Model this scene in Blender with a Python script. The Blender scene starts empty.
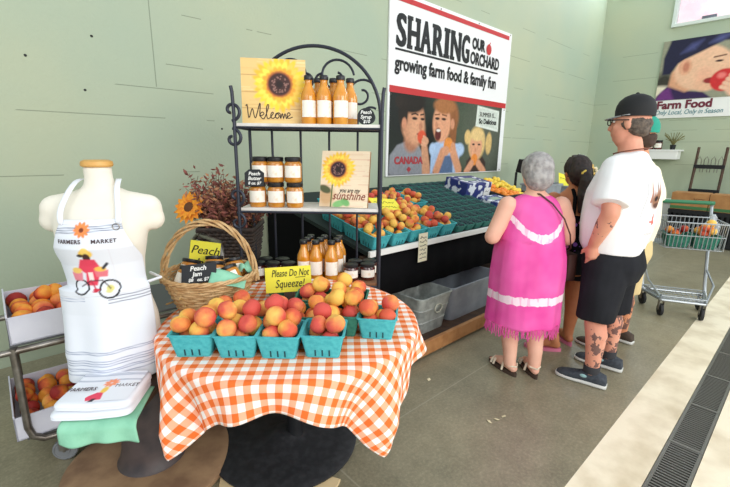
import bpy, bmesh, math, random
import numpy as np
from math import sin, cos, pi, sqrt, radians, atan2, exp
from mathutils import Vector, Matrix, Euler, noise
random.seed(11)
C = bpy.context.scene.collection
SC = bpy.context.scene

# ------------------------------------------------------------------ camera, sky, lights, exposure
PITCH, ROLL, AZ = 0.2258, 0.01332, 0.8303
cam = bpy.data.cameras.new('camera'); camo = bpy.data.objects.new('camera', cam); C.objects.link(camo)
cam.sensor_width = 36.0; cam.lens = 408.57 / 730 * 36.0; cam.clip_start = .05; cam.clip_end = 200
_R, _U, _F = Vector((1, 0, 0)), Vector((0, sin(PITCH), cos(PITCH))), Vector((0, cos(PITCH), -sin(PITCH)))
_R2 = _R * cos(ROLL) + _U * sin(ROLL); _U2 = _U * cos(ROLL) - _R * sin(ROLL)
camo.matrix_world = Matrix(((_R2.x, _U2.x, -_F.x, 0), (_R2.y, _U2.y, -_F.y, 0), (_R2.z, _U2.z, -_F.z, 1.5), (0, 0, 0, 1)))
SC.camera = camo
wd = bpy.data.worlds.new('sky'); SC.world = wd; wd.use_nodes = True
bg = wd.node_tree.nodes['Background']; bg.inputs[0].default_value = (.86, .94, 1.0, 1); bg.inputs[1].default_value = .95
def W_(s, n, z): return (sin(AZ) * s - cos(AZ) * n, cos(AZ) * s + sin(AZ) * n, z)
def area(name, loc, target, size, sizey, power, col):
    l = bpy.data.lights.new(name, 'AREA'); l.shape = 'RECTANGLE'; l.size = size; l.size_y = sizey; l.energy = power; l.color = col
    o = bpy.data.objects.new(name, l); C.objects.link(o); o.location = loc
    o.rotation_euler = (Vector(target) - Vector(loc)).to_track_quat('-Z', 'Y').to_euler(); return o
area('daylight_door', (3.6, -2.6, 3.0), (0.2, 2.4, .7), 4.5, 3.0, 235, (1, .97, .92))
area('daylight_hall', (-2.2, -2.6, 3.4), (.2, 3.5, 1.2), 3.5, 2.5, 40, (.95, .98, 1.0))
area('daylight_high_window', W_(9.78, 2.75, 5.2), W_(3.5, 1.4, 0), 1.2, 1.3, 60, (.72, .86, 1.0))
area('facade_fill', W_(12.2, .6, 7.5), W_(15.3, .6, 5), 3, 3, 420, (1, .98, .97))  # fill lamp added to brighten the facade behind the high window
area('daylight_far_hall', W_(7.0, -3.2, 4.0), W_(7.5, 3.2, 1.0), 4.0, 3.0, 135, (.96, .99, 1.0))
SC.view_settings.view_transform = 'Standard'; SC.view_settings.look = 'None'
SC.view_settings.exposure = 0.0; SC.view_settings.gamma = 1.0; SC.view_settings.use_curve_mapping = False

# ------------------------------------------------------------------ frames
dA = Vector((sin(AZ), cos(AZ), 0)); nA = Vector((-cos(AZ), sin(AZ), 0)); RZ = pi / 2 - AZ
def W(s, n, z=0): return dA * s + nA * n + Vector((0, 0, z))        # s runs along the sign wall, n towards it
ROOM = Matrix.Rotation(RZ, 4, 'Z')

# ------------------------------------------------------------------ materials
def lin(c):
    if isinstance(c, str): c = tuple(int(c[i:i + 2], 16) for i in (0, 2, 4))
    return tuple(((v / 255) / 12.92 if v / 255 <= .04045 else ((v / 255 + .055) / 1.055) ** 2.4) for v in c[:3]) + (1,)
MATS = {}
def mat(name, col, rough=.6, metal=0, spec=.5, n2=None, nscale=8, nlo=.4, nhi=.65, bump=0, bscale=60, coat=0, emit=0, trans=0, detail=4):
    if name in MATS: return MATS[name]
    m = bpy.data.materials.new(name); m.use_nodes = True; t = m.node_tree; p = t.nodes['Principled BSDF']
    p.inputs['Base Color'].default_value = lin(col); p.inputs['Roughness'].default_value = rough; p.inputs['Metallic'].default_value = metal
    p.inputs['Specular IOR Level'].default_value = spec; p.inputs['Coat Weight'].default_value = coat; p.inputs['Transmission Weight'].default_value = trans
    tc = t.nodes.new('ShaderNodeTexCoord')
    if n2 is not None:
        nz = t.nodes.new('ShaderNodeTexNoise'); nz.inputs['Scale'].default_value = nscale; nz.inputs['Detail'].default_value = detail
        r = t.nodes.new('ShaderNodeValToRGB'); r.color_ramp.elements[0].position = nlo; r.color_ramp.elements[1].position = nhi
        r.color_ramp.elements[0].color = lin(col); r.color_ramp.elements[1].color = lin(n2)
        t.links.new(tc.outputs['Object'], nz.inputs['Vector']); t.links.new(nz.outputs['Fac'], r.inputs[0]); t.links.new(r.outputs[0], p.inputs['Base Color'])
    if bump:
        nb = t.nodes.new('ShaderNodeTexNoise'); nb.inputs['Scale'].default_value = bscale; nb.inputs['Detail'].default_value = 3
        b = t.nodes.new('ShaderNodeBump'); b.inputs['Strength'].default_value = bump; b.inputs['Distance'].default_value = .02
        t.links.new(tc.outputs['Object'], nb.inputs['Vector']); t.links.new(nb.outputs['Fac'], b.inputs['Height']); t.links.new(b.outputs[0], p.inputs['Normal'])
    if emit:
        p.inputs['Emission Color'].default_value = lin(col); p.inputs['Emission Strength'].default_value = emit
    MATS[name] = m; return m
def ramp(t, stops, interp='LINEAR'):
    r = t.nodes.new('ShaderNodeValToRGB'); cr = r.color_ramp; cr.interpolation = interp
    while len(cr.elements) < len(stops): cr.elements.new(.5)
    for e, (p, c) in zip(cr.elements, stops): e.position = p; e.color = lin(c)
    return r
def mth(t, op, a, b=None, c=None):
    n = t.nodes.new('ShaderNodeMath'); n.operation = op
    for i, v in enumerate((a, b, c)):
        if v is None: continue
        if isinstance(v, (int, float)): n.inputs[i].default_value = v
        else: t.links.new(v, n.inputs[i])
    return n.outputs[0]
def mix(t, fac, a, b):
    n = t.nodes.new('ShaderNodeMix'); n.data_type = 'RGBA'
    for k, v in ((0, fac), (6, a), (7, b)):
        if isinstance(v, (int, float)): n.inputs[k].default_value = v
        elif isinstance(v, tuple): n.inputs[k].default_value = v
        else: t.links.new(v, n.inputs[k])
    return n.outputs[2]
def peach_mat(name, y, o, r, bias):
    m = mat(name, y, rough=.62, spec=.25, bump=.06, bscale=140); t = m.node_tree; p = t.nodes['Principled BSDF']
    tc = t.nodes.new('ShaderNodeTexCoord'); oi = t.nodes.new('ShaderNodeObjectInfo')
    nz = t.nodes.new('ShaderNodeTexNoise'); nz.inputs['Scale'].default_value = 17; nz.inputs['Detail'].default_value = 5; nz.noise_dimensions = '4D'
    t.links.new(tc.outputs['Object'], nz.inputs['Vector']); t.links.new(mth(t, 'MULTIPLY', oi.outputs['Random'], 60), nz.inputs['W'])
    sx = t.nodes.new('ShaderNodeSeparateXYZ'); t.links.new(tc.outputs['Object'], sx.inputs[0])
    v = mth(t, 'ADD', nz.outputs['Fac'], mth(t, 'MULTIPLY', sx.outputs['X'], 7.0))
    v = mth(t, 'ADD', v, mth(t, 'MULTIPLY_ADD', oi.outputs['Random'], .5, bias))
    rp = ramp(t, [(.38, y), (.55, o), (.78, r), (1.0, r)]); t.links.new(v, rp.inputs[0]); t.links.new(rp.outputs[0], p.inputs['Base Color'])
    return m

M_wall = None
def wall_mat():
    m = mat('painted_wall_boards', (186, 200, 174), rough=.62, spec=.3); t = m.node_tree; p = t.nodes['Principled BSDF']
    tc = t.nodes.new('ShaderNodeTexCoord'); sx = t.nodes.new('ShaderNodeSeparateXYZ'); t.links.new(tc.outputs['Object'], sx.inputs[0])
    nz = t.nodes.new('ShaderNodeTexNoise'); nz.inputs['Scale'].default_value = .8; nz.inputs['Detail'].default_value = 3
    t.links.new(tc.outputs['Object'], nz.inputs['Vector'])
    r = ramp(t, [(.3, (170, 184, 162)), (.7, (184, 190, 161))]); t.links.new(nz.outputs['Fac'], r.inputs[0])
    # horizontal board joints, each broken along its run
    nb = t.nodes.new('ShaderNodeTexNoise'); nb.inputs['Scale'].default_value = 1.6; nb.inputs['Detail'].default_value = 2
    t.links.new(tc.outputs['Object'], nb.inputs['Vector'])
    tot = None
    for z, th in ((1.722, .47), (2.125, .50), (1.94, .52), (1.30, .52), (2.50, .47), (.9, .5), (2.95, .5), (3.4, .5)):
        d = mth(t, 'ABSOLUTE', mth(t, 'SUBTRACT', sx.outputs['Z'], z))
        l = mth(t, 'MULTIPLY', mth(t, 'LESS_THAN', d, .0035), mth(t, 'GREATER_THAN', nb.outputs['Fac'], th))
        tot = l if tot is None else mth(t, 'ADD', tot, l)
    for x, z0, z1 in ((1.05, 1.95, 2.9),):
        d = mth(t, 'ABSOLUTE', mth(t, 'SUBTRACT', sx.outputs['X'], x))
        l = mth(t, 'MULTIPLY', mth(t, 'LESS_THAN', d, .004), mth(t, 'MULTIPLY', mth(t, 'GREATER_THAN', sx.outputs['Z'], z0), mth(t, 'LESS_THAN', sx.outputs['Z'], z1)))
        tot = mth(t, 'ADD', tot, l)
    tot = mth(t, 'MINIMUM', tot, 1)
    c = mix(t, mth(t, 'MULTIPLY', tot, .5), r.outputs[0], lin((90, 100, 84)))
    # rolled paint texture
    nr = t.nodes.new('ShaderNodeTexNoise'); nr.inputs['Scale'].default_value = 45; nr.inputs['Detail'].default_value = 4
    t.links.new(tc.outputs['Object'], nr.inputs['Vector'])
    b = t.nodes.new('ShaderNodeBump'); b.inputs['Strength'].default_value = .12; b.inputs['Distance'].default_value = .02
    t.links.new(nr.outputs['Fac'], b.inputs['Height']); t.links.new(b.outputs[0], p.inputs['Normal'])
    t.links.new(c, p.inputs['Base Color']); return m
def floor_mat():
    m = mat('stained_concrete', (128, 122, 104), rough=.35, spec=.5); t = m.node_tree; p = t.nodes['Principled BSDF']
    tc = t.nodes.new('ShaderNodeTexCoord')
    n1 = t.nodes.new('ShaderNodeTexNoise'); n1.inputs['Scale'].default_value = 1.3; n1.inputs['Detail'].default_value = 7; n1.inputs['Roughness'].default_value = .62
    n2 = t.nodes.new('ShaderNodeTexNoise'); n2.inputs['Scale'].default_value = 9; n2.inputs['Detail'].default_value = 6
    n3 = t.nodes.new('ShaderNodeTexNoise'); n3.inputs['Scale'].default_value = .35; n3.inputs['Detail'].default_value = 2
    for n in (n1, n2, n3): t.links.new(tc.outputs['Object'], n.inputs['Vector'])
    r1 = ramp(t, [(.32, (98, 94, 74)), (.5, (140, 132, 106)), (.68, (172, 160, 130))]); t.links.new(n1.outputs['Fac'], r1.inputs[0])
    r2 = ramp(t, [(.35, (108, 102, 82)), (.7, (170, 160, 134))]); t.links.new(n2.outputs['Fac'], r2.inputs[0])
    c = mix(t, .38, r1.outputs[0], r2.outputs[0])
    r3 = ramp(t, [(.40, (112, 112, 102)), (.62, (152, 142, 112))]); t.links.new(n3.outputs['Fac'], r3.inputs[0])
    c = mix(t, .3, c, r3.outputs[0])
    n4 = t.nodes.new('ShaderNodeTexNoise'); n4.inputs['Scale'].default_value = 60; n4.inputs['Detail'].default_value = 8; n4.inputs['Roughness'].default_value = .75; t.links.new(tc.outputs['Object'], n4.inputs['Vector']); r4 = ramp(t, [(.3, (74, 70, 58)), (.5, (138, 130, 106)), (.72, (206, 196, 168))]); t.links.new(n4.outputs['Fac'], r4.inputs[0]); c = mix(t, .30, c, r4.outputs[0])
    sx = t.nodes.new('ShaderNodeSeparateXYZ'); t.links.new(tc.outputs['Object'], sx.inputs[0])
    g = None                                                        # sawn control joints
    for ax, v in (('Y', 1.38), ('X', 1.05), ('X', 4.3)):
        l = mth(t, 'LESS_THAN', mth(t, 'ABSOLUTE', mth(t, 'SUBTRACT', sx.outputs[ax], v)), .004); g = l if g is None else mth(t, 'ADD', g, l)
    c = mix(t, mth(t, 'MULTIPLY', mth(t, 'MINIMUM', g, 1), .5), c, lin((170, 165, 145)))
    t.links.new(c, p.inputs['Base Color'])
    rr = t.nodes.new('ShaderNodeMapRange'); rr.inputs['To Min'].default_value = .22; rr.inputs['To Max'].default_value = .5
    t.links.new(n1.outputs['Fac'], rr.inputs[0]); t.links.new(rr.outputs[0], p.inputs['Roughness']); return m
def gingham_mat(cell):
    m = mat('orange_gingham', (240, 130, 60), rough=.85, spec=.15); t = m.node_tree; p = t.nodes['Principled BSDF']
    uv = t.nodes.new('ShaderNodeTexCoord'); sx = t.nodes.new('ShaderNodeSeparateXYZ'); t.links.new(uv.outputs['UV'], sx.inputs[0])
    st = []
    for ax in ('X', 'Y'):
        f = mth(t, 'FRACT', mth(t, 'DIVIDE', sx.outputs[ax], cell * 2)); st.append(mth(t, 'LESS_THAN', f, .5))
    s = mth(t, 'DIVIDE', mth(t, 'ADD', st[0], st[1]), 2)
    r = ramp(t, [(0, (248, 240, 236)), (.4, (250, 176, 142)), (.8, (236, 112, 50))], 'CONSTANT'); t.links.new(s, r.inputs[0])
    t.links.new(r.outputs[0], p.inputs['Base Color'])
    w = t.nodes.new('ShaderNodeTexNoise'); w.inputs['Scale'].default_value = 25; t.links.new(uv.outputs['Object'], w.inputs['Vector'])
    b = t.nodes.new('ShaderNodeBump'); b.inputs['Strength'].default_value = .15; b.inputs['Distance'].default_value = .01
    t.links.new(w.outputs['Fac'], b.inputs['Height']); t.links.new(b.outputs[0], p.inputs['Normal'])
    return m
def paint_mat(name='printed_picture', rough=.5):
    if name in MATS: return MATS[name]
    m = mat(name, (200, 200, 200), rough=rough, spec=.3); t = m.node_tree
    a = t.nodes.new('ShaderNodeVertexColor'); a.layer_name = 'print'; t.links.new(a.outputs[0], t.nodes['Principled BSDF'].inputs['Base Color']); return m

# ------------------------------------------------------------------ mesh builder
class MB:
    def __init__(s): s.v = []; s.f = []; s.mi = []
    def add(s, vs, fs, mi=0, M=None):
        o = len(s.v); s.v += [tuple(M @ Vector(v)) if M is not None else tuple(v) for v in vs]
        s.f += [tuple(i + o for i in f) for f in fs]; s.mi += [mi] * len(fs); return s
    def box(s, c, d, M=None, mi=0, taper=1):
        x, y, z = d[0] / 2, d[1] / 2, d[2] / 2; cx, cy, cz = c
        vs = [(cx + sx * x * (1 if sz > 0 else taper), cy + sy * y * (1 if sz > 0 else taper), cz + sz * z) for sz in (-1, 1) for sx, sy in ((-1, -1), (1, -1), (1, 1), (-1, 1))]
        return s.add(vs, [(3, 2, 1, 0), (4, 5, 6, 7), (0, 1, 5, 4), (1, 2, 6, 5), (2, 3, 7, 6), (3, 0, 4, 7)], mi, M)
    def loft(s, rings, mi=0, M=None, cap=True, closed=False):
        n = len(rings[0]); vs = [p for r in rings for p in r]; fs = []
        for k in range(len(rings) - (0 if closed else 1)):
            a, b = k * n, ((k + 1) % len(rings)) * n
            for i in range(n): j = (i + 1) % n; fs.append((a + i, a + j, b + j, b + i))
        if cap and not closed: fs += [tuple(range(n - 1, -1, -1)), tuple(range((len(rings) - 1) * n, len(rings) * n))]
        return s.add(vs, fs, mi, M)
    def rings(s, rs, n=24, mi=0, M=None, e=2.0):                    # rs: (z, cx, cy, rx, ry)
        def pt(z, cx, cy, rx, ry, t):
            c_, s_ = cos(t), sin(t); return (cx + rx * math.copysign(abs(c_) ** (2 / e), c_), cy + ry * math.copysign(abs(s_) ** (2 / e), s_), z)
        return s.loft([[pt(*r, 2 * pi * i / n) for i in range(n)] for r in rs], mi, M)
    def tube(s, pts, r, n=8, closed=False, mi=0, M=None, cap=True):
        P = [Vector(p) for p in pts]; R = r if isinstance(r, (list, tuple)) else [r] * len(P); rings = []; N = len(P); up = None
        for i in range(N):
            a = P[(i - 1) % N] if (closed or i > 0) else P[i]; b = P[(i + 1) % N] if (closed or i < N - 1) else P[i]
            t = (b - a); t = t.normalized() if t.length > 1e-9 else Vector((0, 0, 1))
            if up is None:
                up = Vector((0, 0, 1)) if abs(t.z) < .9 else Vector((1, 0, 0))
            x = t.cross(up); x = x.normalized() if x.length > 1e-6 else t.orthogonal().normalized(); y = x.cross(t).normalized(); up = y
            rings.append([tuple(P[i] + x * R[i] * cos(2 * pi * k / n) + y * R[i] * sin(2 * pi * k / n)) for k in range(n)])
        return s.loft(rings, mi, M, cap, closed)
    def lathe(s, prof, n=20, c=(0, 0, 0), mi=0, M=None, cap=True):
        return s.loft([[(c[0] + r * cos(2 * pi * i / n), c[1] + r * sin(2 * pi * i / n), c[2] + z) for i in range(n)] for r, z in prof], mi, M, cap)
    def ball(s, c, r, n=14, mi=0, M=None):
        if isinstance(r, (int, float)): r = (r, r, r)
        k = max(6, n // 2 + 2); rs = []
        for j in range(k):
            t = -pi / 2 + pi * (j + .12) / (k - .76); rs.append([(c[0] + r[0] * cos(t) * cos(2 * pi * i / n), c[1] + r[1] * cos(t) * sin(2 * pi * i / n), c[2] + r[2] * sin(t)) for i in range(n)])
        return s.loft(rs, mi, M)
    def limb(s, pts, rs, n=14, M=None):                             # tube with a ball at each joint
        s.tube(pts, rs, n, M=M)
        for p, r in zip(pts, rs): s.ball(p, r, n, M=M)
        return s
    def poly(s, pts, th=.002, mi=0, M=None):                        # flat outline in xz, given thickness along y
        n = len(pts); vs = [(x, 0, z) for x, z in pts] + [(x, th, z) for x, z in pts]
        fs = [tuple(range(n)), tuple(range(2 * n - 1, n - 1, -1))] + [(i, i + n, (i + 1) % n + n, (i + 1) % n) for i in range(n)]
        return s.add(vs, fs, mi, M)
    def mesh(s, name):
        me = bpy.data.meshes.new(name); me.from_pydata(s.v, [], s.f); me.update()
        bm = bmesh.new(); bm.from_mesh(me); bmesh.ops.recalc_face_normals(bm, faces=bm.faces); bm.to_mesh(me); bm.free()
        return me
    def build(s, name, m, parent=None, smooth=40, bevel=0, M=None, bseg=2):
        me = s.mesh(name); ms = m if isinstance(m, (list, tuple)) else [m]
        for x in ms: me.materials.append(x)
        if len(ms) > 1: me.polygons.foreach_set('material_index', s.mi)
        if M is not None: me.transform(M)
        return link(name, me, parent, smooth, bevel, bseg)
    def voxel(s, name, m, parent=None, vox=.012, it=4, ripple=None):
        me = s.mesh(name); o = bpy.data.objects.new('tmp', me); C.objects.link(o)
        r = o.modifiers.new('r', 'REMESH'); r.mode = 'VOXEL'; r.voxel_size = vox
        if it: sm = o.modifiers.new('s', 'SMOOTH'); sm.factor = .5; sm.iterations = it
        dg = bpy.context.evaluated_depsgraph_get(); dg.update()
        nm = bpy.data.meshes.new_from_object(o.evaluated_get(dg)); bpy.data.objects.remove(o); nm.name = name
        nm.materials.clear(); nm.materials.append(m)
        if ripple:
            nm.update(); ns = [v.normal.copy() for v in nm.vertices]
            for v, q in zip(nm.vertices, ns): v.co += q * ripple(v.co)
        return link(name, nm, parent, 180, 0)
def link(name, me, parent=None, smooth=40, bevel=0, bseg=2):
    o = bpy.data.objects.new(name, me); C.objects.link(o)
    if parent is not None: o.parent = parent
    if smooth:
        me.polygons.foreach_set('use_smooth', [True] * len(me.polygons))
        if smooth < 180: me.set_sharp_from_angle(angle=radians(smooth))
    if bevel:
        b = o.modifiers.new('bevel', 'BEVEL'); b.width = bevel; b.segments = bseg; b.limit_method = 'ANGLE'; b.angle_limit = radians(50)
    return o
def tag(o, label, cat, group=None, kind=None):
    o['label'] = label; o['category'] = cat
    if group: o['group'] = group
    if kind: o['kind'] = kind
    return o
def thing(name, label, cat, loc=(0, 0, 0), rz=0, group=None, rot=None):
    o = bpy.data.objects.new(name, None); o.empty_display_size = .05; C.objects.link(o); o.location = loc
    o.rotation_euler = rot if rot else (0, 0, rz); return tag(o, label, cat, group)
def struct(o): o['kind'] = 'structure'; return o
def dup(root, loc, rot, label, group=None, scale=None):
    r = root.copy(); C.objects.link(r); r.location = loc; r.rotation_euler = rot if isinstance(rot, (tuple, Euler)) else (0, 0, rot); r['label'] = label
    if group: r['group'] = group
    if scale: r.scale = (scale,) * 3
    for ch in list(root.children):
        c = ch.copy(); C.objects.link(c); c.parent = r
        for g in list(ch.children): d = g.copy(); C.objects.link(d); d.parent = c
    return r
def place(o, loc, rot=(0, 0, 0), s=1):
    o.location = loc; o.rotation_euler = rot if isinstance(rot, (tuple, Euler)) else (0, 0, rot); o.scale = (s, s, s); return o
def text_mesh(body, size, bold=0, xs=1, align='CENTER', shear=0, ext=.0012, space=1, line=1):
    cu = bpy.data.curves.new('t', 'FONT'); cu.body = body; cu.size = size; cu.align_x = align; cu.offset = bold; cu.shear = shear; cu.extrude = ext
    cu.space_character = space; cu.space_line = line; cu.resolution_u = 3
    o = bpy.data.objects.new('t', cu); C.objects.link(o); dg = bpy.context.evaluated_depsgraph_get(); dg.update()
    me = bpy.data.meshes.new_from_object(o.evaluated_get(dg)); bpy.data.objects.remove(o)
    me.transform(Matrix.Scale(xs, 4, (1, 0, 0))); me.transform(Matrix.Rotation(pi / 2, 4, 'X')); return me      # upright, reads from -y
def text(body, size, m, parent, loc, name='lettering', fit=None, M=None, **k):
    me = text_mesh(body, size, **k)
    if fit:
        xs = [v.co.x for v in me.vertices]; w = max(xs) - min(xs); me.transform(Matrix.Scale(fit / w, 4, (1, 0, 0)))
    me.materials.clear(); me.materials.append(m); me.transform(Matrix.Translation(loc))
    if M is not None: me.transform(M)
    return link(name, me, parent, 0)

# ------------------------------------------------------------------ painting printed pictures: colours per vertex on a fine grid
class Canvas:
    def __init__(s, w, h, nx, ny, bg):
        s.w, s.h, s.nx, s.ny = w, h, nx, ny
        s.X, s.Y = np.meshgrid(np.linspace(0, w, nx), np.linspace(0, h, ny)); s.img = np.zeros((ny, nx, 3)); s.img[:] = lin(bg)[:3]
    def _put(s, a, col, al=1):
        a = (np.clip(a, 0, 1) * al)[..., None]; s.img = s.img * (1 - a) + np.array(lin(col)[:3]) * a; return s
    def ell(s, cx, cy, rx, ry, col, rot=0, soft=.12, al=1):
        c_, s_ = cos(rot), sin(rot); dx, dy = s.X - cx, s.Y - cy; u = (dx * c_ + dy * s_) / rx; v = (-dx * s_ + dy * c_) / ry
        return s._put((1 - np.sqrt(u * u + v * v)) / soft + .5, col, al)
    def seg(s, x0, y0, x1, y1, r, col, soft=None, al=1, r1=None):
        dx, dy = x1 - x0, y1 - y0; L = dx * dx + dy * dy + 1e-12; t = np.clip(((s.X - x0) * dx + (s.Y - y0) * dy) / L, 0, 1)
        d = np.hypot(s.X - x0 - t * dx, s.Y - y0 - t * dy); rr = r + ((r1 if r1 is not None else r) - r) * t
        soft = soft or s.w / s.nx; return s._put((rr - d) / soft + .5, col, al)
    def line(s, pts, r, col, al=1):
        for (a, b), (c, d) in zip(pts[:-1], pts[1:]): s.seg(a, b, c, d, r, col, al=al)
        return s
    def poly(s, pts, col, soft=1, al=1):
        ins = np.zeros_like(s.X, bool); n = len(pts); dm = np.full_like(s.X, 1e9)
        for i in range(n):
            (x0, y0), (x1, y1) = pts[i], pts[(i + 1) % n]
            if abs(y1 - y0) > 1e-12:
                c = ((y0 > s.Y) != (y1 > s.Y)) & (s.X < (x1 - x0) * (s.Y - y0) / (y1 - y0) + x0); ins ^= c
            dx, dy = x1 - x0, y1 - y0; L = dx * dx + dy * dy + 1e-12; t = np.clip(((s.X - x0) * dx + (s.Y - y0) * dy) / L, 0, 1)
            dm = np.minimum(dm, np.hypot(s.X - x0 - t * dx, s.Y - y0 - t * dy))
        return s._put(np.where(ins, dm, -dm) / (s.w / s.nx * soft) + .5, col, al)
    def noise(s, amt, seed=0, k=3):
        rg = np.random.default_rng(seed); z = rg.normal(size=s.X.shape)
        for _ in range(k): z = (z + np.roll(z, 1, 0) + np.roll(z, -1, 0) + np.roll(z, 1, 1) + np.roll(z, -1, 1)) / 5
        z /= z.std() + 1e-9; s.img = np.clip(s.img * (1 + amt * z)[..., None], 0, 1); return s
    def mesh(s, name, fn=None, m=None):
        ny, nx = s.X.shape; fn = fn or (lambda x, y: (x, 0, y))
        vs = [fn(float(x), float(y)) for x, y in zip(s.X.ravel(), s.Y.ravel())]
        fs = [(j * nx + i, j * nx + i + 1, (j + 1) * nx + i + 1, (j + 1) * nx + i) for j in range(ny - 1) for i in range(nx - 1)]
        me = bpy.data.meshes.new(name); me.from_pydata(vs, [], fs); ca = me.color_attributes.new('print', 'FLOAT_COLOR', 'POINT')
        ca.data.foreach_set('color', np.concatenate([s.img, np.ones((ny, nx, 1))], 2).ravel().astype(np.float32))
        me.materials.append(m or paint_mat()); return me
def scribble(mb, x0, x1, z, h, r, seed, y=-.001, words=3):            # a line of handwriting as pen strokes
    rg = random.Random(seed); x = x0
    for w in range(words):
        x2 = x0 + (x1 - x0) * (w + 1) / words - (x1 - x0) * .04; pts = []; n = max(5, int((x2 - x) / h * 3))
        for i in range(n): pts.append((x + (x2 - x) * i / (n - 1), y, z + h * (rg.random() - .4) * (1.2 if rg.random() < .3 else .6)))
        mb.tube(pts, r, 4); x = x2 + (x1 - x0) * .04

# common materials
white = mat('white_paint', (238, 238, 234), rough=.45); blk = mat('black_metal', (24, 25, 28), rough=.5, metal=.0, spec=.4)
ink = mat('black_ink', (16, 16, 18), rough=.6); redi = mat('red_ink', (196, 40, 44), rough=.5); iron = mat('rack_iron', (52, 55, 66), rough=.45, metal=.5)
steel = mat('brushed_steel', (150, 146, 140), rough=.35, metal=.85, n2=(112, 104, 96), nscale=14); zinc = mat('zinc_wire', (172, 178, 182), rough=.35, metal=.6)
teal = mat('teal_pulp', (84, 186, 192), rough=.85, spec=.2, n2=(70, 170, 180), nscale=60, bump=.1, bscale=200)
dteal = mat('green_pulp', (62, 128, 108), rough=.85, spec=.2, n2=(50, 112, 96), nscale=60, bump=.1, bscale=200)
yel = mat('yellow_card', (244, 232, 70), rough=.7); chalkb = mat('chalkboard', (34, 36, 40), rough=.7); chalk = mat('chalk', (235, 235, 230), rough=.9)
cardw = mat('white_cardboard', (214, 214, 224), rough=.7, n2=(200, 200, 212), nscale=6); cardb = mat('brown_cardboard', (176, 128, 78), rough=.8, n2=(160, 112, 66), nscale=7)
wood = mat('raw_wood', (184, 132, 82), rough=.65, n2=(158, 106, 60), nscale=9); dwood = mat('dark_wood', (84, 60, 44), rough=.7, n2=(62, 44, 34), nscale=10)
lid = mat('black_lid', (26, 26, 30), rough=.35, spec=.5); cloth_black = mat('black_drape', (17, 17, 19), rough=.95, spec=.1)

# ------------------------------------------------------------------ setting
fl = MB(); fl.box((3.0, -1.9, -.05), (22, 4.79, .1)); fl2 = MB()
M_floor = floor_mat(); M_kerb = mat('tan_concrete', (240, 228, 202), rough=.6, n2=(206, 190, 160), nscale=4.5, nlo=.42, nhi=.72, bump=.08, bscale=40, detail=12)
o = struct(MB().box((3.0, 2.09, -.05), (22, 3.10, .1)).build('floor', M_floor, smooth=0)); o.rotation_euler.z = RZ
o = struct(MB().box((3.0, .422, -.05), (22, .236, .1)).build('floor_border_strip', M_kerb, smooth=0)); o.rotation_euler.z = RZ
o = struct(MB().box((3.0, -1.58, -.05), (22, 3.46, .1)).build('floor_apron', M_kerb, smooth=0)); o.rotation_euler.z = RZ
# trench drain set flush in the slab
M_grate = mat('grate_iron', (120, 118, 112), rough=.45, metal=.6); M_pit = mat('drain_pit', (30, 29, 27), rough=.9)
dr = thing('drain_grate', 'long grey slotted drain grate set in the tan concrete floor', 'drain', W(3.0, .227, 0), RZ)
MB().box((0, 0, -.09), (22, .152, .02)).build('drain_channel', M_pit, dr, 0)
g = MB()
for sy in (-1, 1): g.box((0, sy * .067, -.012), (22, .014, .026))
g.box((0, 0, -.018), (22, .008, .016)); g.build('grate_rail', M_grate, dr, 0)
g = MB()
for i in range(-60, 170): g.box((i * .022, 0, -.010), (.009, .122, .018))
for i in range(-3, 8): g.box((i * .5 + .01, 0, -.006), (.022, .146, .016))
g.build('grate_slat', M_grate, dr, 0)

M_w = wall_mat(); WS, WN = 9.9, 3.55
o = struct(MB().box((3.2, WN + .06, 3.1), (13.6, .12, 6.2)).build('wall_left', M_w, smooth=0)); o.rotation_euler.z = RZ
w = MB(); X0 = WS                                                     # back wall with two window openings
def wseg(n0, n1, z0, z1): w.box((WS + .06, (n0 + n1) / 2, (z0 + z1) / 2), (.12, abs(n1 - n0), z1 - z0))
wseg(3.55, 2.36, 0, 4.6); wseg(2.36, -3.6, 0, 3.80); wseg(2.36, -3.6, 5.6, 6.2); wseg(.9, -3.6, 3.8, 5.6); wseg(3.55, 3.3, 4.6, 6.2); wseg(3.3, 2.36, 5.9, 6.2)
o = struct(w.build('wall_back', M_w, smooth=0)); o.rotation_euler.z = RZ
M_frame = mat('window_frame', (214, 222, 214), rough=.5); M_glass = mat('window_glass', (235, 245, 250), rough=.02, trans=1.0, spec=.5)
def window(nm, n0, n1, z0, z1, nb):
    f = MB(); t = .06
    f.box((WS + .03, (n0 + n1) / 2, z0 + t / 2), (.16, n0 - n1, t)); f.box((WS + .03, (n0 + n1) / 2, z1 - t / 2), (.16, n0 - n1, t))
    for k in range(nb + 1): f.box((WS + .03, n0 - t / 2 - (n0 - n1 - t) * k / nb, (z0 + z1) / 2), (.14, t, z1 - z0))
    fo = struct(f.build(nm, M_frame, smooth=0, bevel=.006)); fo.rotation_euler.z = RZ
    MB().box((WS + .06, (n0 + n1) / 2, (z0 + z1) / 2), (.006, n0 - n1 - .02, z1 - z0 - .02)).build('window_glass', M_glass, fo, 0)
window('window_1', 2.36, .9, 3.80, 5.6, 1); window('window_2', 3.3, 2.36, 4.6, 5.9, 1)
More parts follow.
